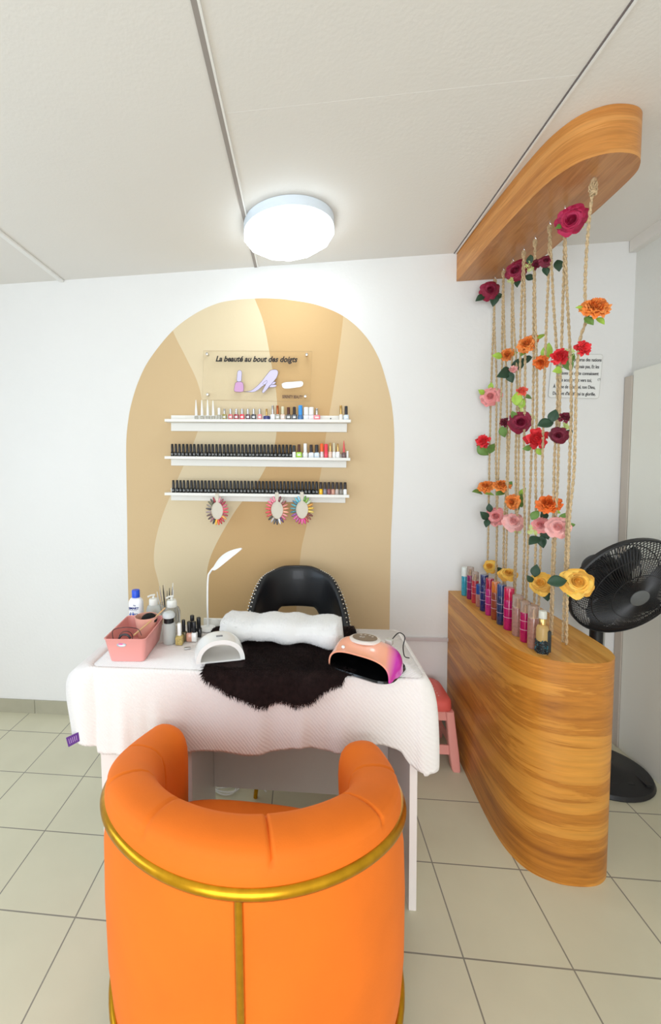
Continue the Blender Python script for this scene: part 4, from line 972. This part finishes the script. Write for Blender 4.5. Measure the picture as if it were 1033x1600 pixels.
small(296.5, 1001, .022, .034, .042, pm((205, 150, 130)), mat('cap_black', (30, 30, 32), .3), .017, 'nude polish with a black cap beside the white nail lamp', True)
small(304, 1001, .022, .034, .042, wt, mat('cap_black', (30, 30, 32), .3), .017, 'white polish with a black cap beside the white nail lamp', True)
small(301, 992, .022, .034, .046, pm((60, 56, 56)), mat('cap_black', (30, 30, 32), .3), .017, 'rear dark polish bottle of the black capped cluster', True)
small(311, 994, .022, .034, .042, pm((40, 40, 40)), mat('cap_black', (30, 30, 32), .3), .017, 'rightmost dark polish bottle of the black capped cluster', True)
o = obj('foil_packet', B().box(-.012, .012, -.006, .006, 0, .006, M=Matrix.Translation(at(293, 1014)) @ Matrix.Rotation(.3, 4, 'Z')), mat('foil', (190, 190, 188), .3, metal=.6), bevel=.002); tag(o, 'tiny crumpled silver packet on the white cloth', 'packet')
o = obj('white_box', B().box(-.422, -.285, 1.69, 1.70, ZT, ZT+.035), mat('box_white', (232, 230, 222), .5), bevel=.002); tag(o, 'low white box at the back edge of the table behind the polishes', 'box')
# desk lamp
p = Vector((-.395, 1.662, ZT))
t = thing('desk_lamp', 'slim white desk lamp with a leaf shaped head', 'lamp', p)
stem = smooth_line([p, p+Vector((-.001, 0, .10)), ony(325, 905, 1.66), ony(329, 893, 1.655), ony(341, 880, 1.645)], 40)
obj('base', B().lathe([(.035, 0), (.036, .004), (.03, .010), (.001, .012)], 28, tuple(p)), white_pl, t)
obj('stem', B().tube(stem, .0038, 8), white_pl, t)
a, c = ony(333, 890, 1.652), ony(377.5, 857, 1.60); L = (c-a); Lh = L.length; dx = L.normalized(); dz = Vector((.35, -.55, .75)); dz = (dz-dx*dz.dot(dx)).normalized(); dy = dz.cross(dx)
LM = Matrix(((dx.x, dy.x, dz.x, a.x), (dx.y, dy.y, dz.y, a.y), (dx.z, dy.z, dz.z, a.z), (0, 0, 0, 1)))
def leafh(u, v):
    w_ = .022*math.sin(PI*min(1, u**.8*.97+.02))**.8+.0015; q = 2*PI*v
    return (Lh*u, w_*math.cos(q), .004*math.sin(q)+.012*math.sin(PI*u))
b = B(); b.grid(leafh, 24, 20, cv=True, M=LM); b.f.append(tuple(j*24 for j in range(20))); b.m.append(0); b.f.append(tuple(j*24+23 for j in range(20))); b.m.append(0)
obj('lamp_head', b, white_pl, t, angle=60)

# ------------------------------------------------------------------ jute ropes
jute = mat('jute', (200, 174, 136), .9, var=.30, vscale=150, bump=.6, bscale=500)
XRP = .955
def rp(px, py, X=.955):
    p = onx(px, py, X)
    return p if p.y < 2.258 else ony(px, py, 2.258)
hooks = [(772, 433), (788, 418), (804, 403), (822, 386), (842, 368), (865, 345), (892, 321), (926, 277)]
strands = [[(768.5, 765, 763), (775.5, 775.5, 776)], [(783, 779.5, 777.5), (790, 792, 789)], [(798, 794, 791.5), (807, 805, 805)], [(813, 810, 807), (819.6, 818, 819.6)],
 [(833.4, 829, 825), (839, 838, 838)], [(851, 848, 845), (870, 867, 865)], [(876, 871, 867), (891, 890.5, 885)], [(901, 896, 891)]]
ordn = ['the wall end', 'the wall end, second along', 'the wall end, third along', 'the wall end, fourth along', 'the wall end, fifth along', 'the wall end, sixth along', 'the wall end, seventh along']
canopy = bpy.data.objects['wooden_canopy']
rope_b = []
for k, (hp, st) in enumerate(zip(hooks, strands)):
    h0 = onz(hp[0], hp[1], 2.386); h0 = Vector((XRP, min(h0.y, 2.25), 2.386-.012))
    b = B(); b.tube([h0+Vector((0, 0, .014)), h0+Vector((0, 0, .004)), h0+Vector((.004, 0, -.001)), h0+Vector((0, 0, -.006)), h0+Vector((-.004, 0, -.001))], .0014, 6)
    obj('hook', b, chrome, canopy)
    lab = 'jute rope hanging from %s of the canopy' % ordn[k] if k < 7 else 'knotted jute rope hanging at the front rounded end of the canopy'
    t = thing('jute_rope', lab, 'rope', (XRP, h0.y, CZ), group='jute ropes between the canopy and the counter')
    for si, s_ in enumerate(st):
        ys = [rp(s_[0], 599), rp(s_[1], 726), rp(s_[2], 826)]
        mid_ = [Vector((XRP, h0.y*.72+ys[0].y*.28, 2.15))] if k < 7 else [onx(917.5, 380, XRP), onx(913, 455, XRP), onx(914, 498, XRP), onx(905, 532, XRP)]
        pts = [h0+Vector((0, 0, -.006))]+mid_+[ ys[0], ys[1], ys[2], Vector((ys[2].x, ys[2].y, CZ+.001))]
        if k == 7: pts[0] = h0+Vector((0, 0, .0)); 
        for q in pts[1:-1]: q.x += R.uniform(-.004, .004); q.y += R.uniform(-.003, .003)
        base = smooth_line(pts, 420); rope_b.append(base); b = B()
        for ph in (0, PI):
            tw = []; acc = 0
            for i, q in enumerate(base):
                if i: acc += (q-base[i-1]).length
                a = acc/.024*PI+ph; tw.append(q+Vector((math.cos(a), math.sin(a), 0))*.0023)
            b.tube(tw, .0031, 5)
        for j in range(26):
            q = base[R.randrange(10, 410)]; dv = Vector((R.uniform(-1, 1), R.uniform(-1, 1), R.uniform(-.5, .5)))*.012
            b.add([q, q+Vector((.0004, 0, .0004)), q+dv], [(0, 1, 2)])
        obj('strand', b, jute, t, angle=80)
    q = h0+Vector((0, 0, -.008)); b = B()
    for j in range(5): 
        a = j*1.3; b.tube([q+Vector((.006*math.cos(x+a), .006*math.sin(x+a), .004*math.sin(x*2+a)-.004*j)) for x in [i/10*2*PI for i in range(10)]], .0026 if k < 7 else .0034, 5, closed=True)
    if k == 7:
        for j in range(14):
            a = R.uniform(0, 6.28); b.tube([q+Vector((0, 0, -.03)), q+Vector((.013*math.cos(a), .013*math.sin(a), R.uniform(-.03, .0))), q+Vector((.006*math.cos(a+1), .006*math.sin(a+1), .014))], .0016, 4)
        for j in range(4): b.tube([q+Vector((.008*math.cos(x+j), .008*math.sin(x+j), .005*math.sin(x*2+j)-.03)) for x in [i/10*2*PI for i in range(10)]], .0032, 5, closed=True)
    obj('knot', b, jute, t)

# ------------------------------------------------------------------ silk flowers
def petal_fn(a, Rr, Hh, Wd, opn, curl, wav):
    def fn(u, v):
        s = 2*u-1; tt = v*(1-.20*abs(s)**2.6)
        r = Rr*(.55+.45*tt**(opn+.3)); z = Hh*(.42+.58*tt**.9) - curl*max(0, tt-.62)**1.4*Rr*1.1; r += curl*max(0, tt-.7)*Rr*.45
        w_ = Wd*(.45+.55*math.sin(PI*min(1, .12+tt*.42)))
        aa = a+s*w_*.5; cup = (1-.16*abs(s)**1.5 if s > 0 else 1+.04*s*s)+wav*math.sin(s*5+a*3)*.06
        return (r*cup*math.cos(aa), r*cup*math.sin(aa), z+wav*.07*math.sin(s*7+a)*tt)
    return fn
def bloom_builder(kind, seed):
    rr_ = random.Random(seed); b = B()
    if kind == 'rose': L = [(2, .07, .56, 3.8, .25, 0, 0), (3, .15, .56, 3.0, .25, 0, .1), (3, .24, .54, 2.8, .25, .15, .1), (4, .34, .51, 2.3, .28, .3, .2), (5, .46, .46, 2.0, .32, .6, .3), (5, .60, .40, 1.9, .40, .9, .5), (5, .76, .30, 1.8, .5, 1.1, .7), (5, .90, .18, 1.7, .65, 1.1, .8), (6, 1.02, .05, 1.5, .8, .9, .9)]
    elif kind == 'peony': L = [(4, .10, .66, 2.2, .3, .1, 1), (5, .22, .68, 1.9, .3, .2, 1.2), (6, .35, .67, 1.7, .32, .3, 1.4), (6, .48, .63, 1.5, .36, .4, 1.5), (7, .62, .56, 1.4, .42, .6, 1.6), (7, .76, .46, 1.3, .5, .6, 1.6), (7, .90, .32, 1.3, .65, .6, 1.6), (8, 1.0, .14, 1.2, .8, .5, 1.6)]
    else: L = [(3, .22, .62, 2.0, .5, 0, .5), (4, .52, .72, 1.6, .6, .3, 1.2), (5, .80, .6, 1.4, .8, .5, 1.6), (5, 1.0, .3, 1.15, 1.0, .6, 1.6)]
    for n, Rr, Hh, Wd, op, cu, wv in L:
        o = rr_.random()*6
        for k in range(n):
            b.grid(petal_fn(o+2*PI*k/n+rr_.uniform(-.15, .15), Rr*rr_.uniform(.92, 1.06), Hh*rr_.uniform(.92, 1.05), Wd, op, cu*rr_.uniform(.6, 1.3), wv), 9, 9, mi=rr_.choice((0, 0, 1, 2)))
    return b
fl_cols = {'burgundy': (140, 22, 56), 'magenta': (176, 24, 72), 'wine': (112, 18, 44), 'orange': (248, 138, 58), 'deep orange': (244, 112, 36), 'red': (226, 34, 44), 'pink': (246, 150, 150), 'pale pink': (248, 172, 168), 'yellow': (255, 186, 74), 'coral': (240, 96, 76)}
lf = {'d': mat('leaf_dark', (44, 72, 52), .5, var=.15, vscale=40), 'g': mat('leaf_green', (104, 140, 66), .5, var=.15, vscale=40), 'l': mat('leaf_lime', (164, 200, 76), .5, var=.12, vscale=40)}
def flower(px, py, dia, kind, col, label, face=(0, 0), leaves=(), sprig=None, stem=None):
    pc_ = rp(px, py, XRP-.012)
    if pc_.y > 2.225: pc_ = ony(px, py, 2.225)
    pc_ = Vector(pc_); dep = (pc_-CAM).dot(FW); sc = dia*dep/F/2; ps = dep/F
    to = (CAM-pc_).normalized(); D = (to+RT*face[0]+UP*face[1]).normalized(); M = Matrix.Translation(pc_) @ D.to_track_quat('Z', 'Y').to_matrix().to_4x4() @ Matrix.Scale(sc, 4)
    t = thing('silk_flower', label, 'artificial flower', pc_, group='artificial flowers on the ropes')
    m = [mat('petal_%s_%d' % (col.replace(' ', '_'), i), tuple(max(0, min(255, int(q*f_+g_))) for q in fl_cols[col]), .65, var=.08, vscale=30, sss=.35) for i, (f_, g_) in enumerate(((1, 0), (.86, 0), (.95, 22)))]
    b = bloom_builder(kind, int(px*7+py)); b2 = B().add(b.v, b.f, 0, M); b2.m = b.m; hc_ = .50 if kind == 'rose' else .42; b2.lathe([(.001, -.02), (.50, .0), (.56, .05), (.46, .14), (.34, .24), (.22, hc_*.64), (.10, hc_*.86), (.03, hc_), (.001, hc_)], 12, M=M, mi=1); obj('bloom', b2, m, t, angle=180)
    if stem: obj('stem', B().tube([pc_-D*sc*.2, onx(px+stem[0]*.6, py+stem[1]*.5, XRP), onx(px+stem[0], py+stem[1], XRP)], .003, 6), lf['g'], t)
    b = B().lathe([(.05, -.40), (.14, -.28), (.34, -.06), (.2, -.03), (.001, -.02)], 12, M=M); b.tube([(0, 0, -.1), (.05, .1, -.4), (.1, .3, -.55)], .05, 6, M=M); obj('calyx', b, lf['g'], t)
    for dx_, dy_, ln, ang_, cl in leaves:
        o = pc_+RT*dx_*ps-UP*dy_*ps-D*sc*.15; d1 = (RT*math.cos(ang_)+UP*math.sin(ang_)+D*R.uniform(-.1, .3)).normalized(); nn = (D+UP*R.uniform(-.2, .3)+RT*R.uniform(-.3, .3)); nn = (nn-d1*nn.dot(d1)).normalized(); d2 = nn.cross(d1); Ln = ln*ps
        def lfn(u, v):
            w_ = .34*Ln*math.sin(PI*min(1, (v*.97+.015))**.85); s = 2*u-1
            return tuple(o-d1*Ln*.5+d1*(Ln*v)+d2*(w_*s)+nn*(.10*Ln*abs(s)*math.sin(PI*v)-.25*Ln*(v-.5)**2))
        obj('leaf', B().grid(lfn, 7, 10), lf[cl], t, solid=.0006, angle=180)
    if sprig:
        b = B()
        for j in range(sprig[2]):
            o = pc_+RT*(sprig[0]+R.uniform(-6, 6))*ps-UP*(sprig[1]+R.uniform(-7, 7))*ps-D*sc*R.uniform(0, .4)
            for k in range(5):
                a = 2*PI*k/5+j; e = (RT*math.cos(a)+UP*math.sin(a)+D*.5)*.010; sd = (UP*math.cos(a)-RT*math.sin(a))*.0028; b.add([o, o+e*.6+sd, o+e, o+e*.6-sd], [(0, 1, 2, 3)])
            b.tube([o, o-D*.01, pc_-D*sc*.3], .0008, 4)
        oo = obj('sprig', b, mat('sprig_lime', (206, 222, 140), .6), t, smooth=False); oo['label'] = 'pale lime blossom sprig'
UPA = PI/2
flower(765, 454, 27, 'rose', 'burgundy', 'burgundy rose nearest the wall, below the corner of the canopy', (.3, .3), [(-14, 11, 16, 3.7, 'd'), (8, 14, 20, -1.7, 'd'), (15, 8, 14, .3, 'd')])
flower(807, 423, 30, 'rose', 'burgundy', 'burgundy rose on the third rope, touching the canopy underside', (-.5, .3), [(2, 18, 16, -1.8, 'd'), (20, 10, 14, -.4, 'd')], (-8, 14, 3))
flower(853, 408, 19, 'rose', 'wine', 'small dark wine rose with a big round dark leaf on its right', (.2, .5), [(20, 6, 19, -1.4, 'd'), (0, 15, 16, -1.2, 'd')])
flower(838, 413, 15, 'bud', 'wine', 'half hidden wine bud under the middle of the canopy', (-.6, .2), [(-10, -8, 15, 1.5, 'd')], (-10, 2, 4))
flower(892, 344, 38, 'rose', 'magenta', 'large crimson rose, the highest one, hanging at the front of the canopy', (0, .15), [(-19, 10, 12, 3.6, 'g')], (22, 2, 8))
flower(930, 483, 40, 'peony', 'orange', 'large orange bloom at the far right, high on the front rope', (.4, .8), [(-22, -4, 14, 2.8, 'l'), (10, 16, 16, -.8, 'l'), (-8, 16, 18, -.9, 'g')], stem=(-16, 20))
flower(825, 538, 29, 'peony', 'orange', 'orange bloom facing left with a small green leaf above it', (-.6, .7), [(20, -13, 16, .5, 'l'), (-8, 14, 12, 3.8, 'g')])
flower(793, 554, 19, 'peony', 'orange', 'small orange bloom at the left of the upper orange ones', (-.3, .2), [(-16, 2, 16, 3.0, 'l'), (10, -2, 12, .3, 'l')])
flower(802, 577, 12, 'bud', 'pale pink', 'small pale pink bud among dark leaves', (.2, -.3), [(8, -8, 26, .7, 'd'), (-14, 6, 26, 3.6, 'd'), (-4, 13, 18, -1.2, 'd'), (22, -16, 18, .2, 'd')])
flower(846, 566, 21, 'peony', 'deep orange', 'orange bloom under the big lime leaf', (-.6, -.2), [(9, -17, 26, 1.35, 'l')])
flower(874, 558, 25, 'bud', 'red', 'ragged red bloom in front of the verse sign', (.1, .2), [(14, 12, 22, -1.0, 'g'), (-2, 20, 18, 3.4, 'l'), (18, 2, 18, 1.0, 'g')], (16, -4, 9))
flower(910, 545, 23, 'bud', 'red', 'red bloom on the front rope below the large orange one', (.5, .3), [])
flower(767, 620, 27, 'rose', 'pink', 'pink rose at the far left, level with the verse sign bottom', (-.2, .2), [(-15, -8, 12, 2.5, 'l'), (0, -17, 12, 1.5, 'l')])
flower(816, 612, 16, 'bud', 'coral', 'small coral bud with lime leaves in the middle ropes', (0, .5), [(-8, 10, 22, 1.5, 'l'), (9, 8, 14, -.3, 'g'), (0, 18, 16, 1.3, 'l')], (-2, 24, 5))
flower(813, 660, 32, 'rose', 'burgundy', 'large burgundy rose in the middle of the ropes', (.1, .1), [(-10, -12, 14, 2, 'g')], (16, -6, 6))
flower(789, 660, 14, 'bud', 'wine', 'small wine bud left of the large burgundy rose', (-.7, 0), [(-3, 15, 18, -1.3, 'g')])
flower(756, 690, 22, 'bud', 'red', 'red bloom with two green leaves at the far left', (-.7, .3), [(-2, 14, 22, -.7, 'g'), (12, 10, 18, 1.1, 'g')])
flower(838, 686, 32, 'bud', 'red', 'large bright red bloom just right of centre of the ropes', (.1, .1), [(-14, 14, 14, 3.3, 'g'), (6, 20, 14, -.8, 'l')])
flower(882, 653, 18, 'bud', 'wine', 'dark wine bud behind lime blossoms on the front ropes', (.3, .5), [(-17, -4, 22, 1.2, 'd'), (-28, 8, 26, .2, 'd')])
flower(873, 680, 24, 'rose', 'wine', 'dark wine rose below the lime blossoms on the front ropes', (-.4, -.3), [(16, -4, 14, .8, 'd')], (12, -14, 9))
flower(760, 761, 23, 'peony', 'orange', 'orange bloom at the far left of the lower pair of orange ones', (-.3, 1.1), [(-14, 7, 18, 3.1, 'g'), (5, 10, 16, -.2, 'l')])
flower(784, 760, 25, 'peony', 'orange', 'orange bloom just right of the far left orange one', (.2, 1.1), [(0, 9, 18, .2, 'g'), (12, -4, 14, .8, 'g')])
flower(802, 784, 24, 'peony', 'orange', 'orange bloom seen side-on above the pink roses', (-1.5, 0), [(11, -2, 22, 1.4, 'g'), (14, -15, 16, 1.0, 'l'), (6, 8, 14, -1.5, 'g')])
flower(857, 789, 34, 'peony', 'deep orange', 'large deep orange bloom above the rightmost pink rose', (-.1, .9), [(12, 8, 16, -.4, 'l')])
flower(775, 807, 27, 'rose', 'pink', 'pink rose at the far left of the low row of pink roses', (0, .25), [(-18, -2, 18, 2.4, 'd'), (-10, -14, 14, 1.7, 'd'), (-14, 10, 14, -1.8, 'd')])
flower(803, 815, 28, 'rose', 'pale pink', 'pink rose second from the left in the low row', (.1, .4), [], (4, 16, 4))
flower(845, 820, 24, 'rose', 'pink', 'pink rose with dark leaves beneath, left of the rightmost pink rose', (-.3, .4), [(7, 10, 26, -1.2, 'd'), (-11, 24, 22, 3.9, 'd'), (2, 26, 20, -1.4, 'd'), (-9, -16, 18, .8, 'g'), (5, -16, 16, 2, 'd')], (-14, 8, 6))
flower(872, 824, 32, 'rose', 'pale pink', 'largest pink rose, at the right end of the low row', (0, .2), [(9, -16, 18, 1.0, 'g'), (22, -4, 10, .2, 'g')])
flower(766, 885, 20, 'rose', 'yellow', 'yellow rose at the far left, above the perfume bottles', (-.6, .4), [(8, 3, 14, -1.2, 'd'), (14, 5, 12, .1, 'd')])
flower(794, 897, 25, 'rose', 'yellow', 'yellow rose second from the left, just above the bottles', (.1, .9), [])
flower(845, 911, 32, 'rose', 'yellow', 'yellow rose above the front perfume bottles', (.0, .2), [(-8, -20, 20, 1.4, 'd'), (9, 17, 22, -1.4, 'd'), (-17, -7, 14, 2.2, 'd')])
flower(902, 910, 44, 'rose', 'yellow', 'largest yellow rose, at the right beside the black fan', (.25, .1), [(-30, -2, 28, .1, 'd'), (-10, 14, 18, -2.0, 'g'), (22, 0, 12, .1, 'd')])
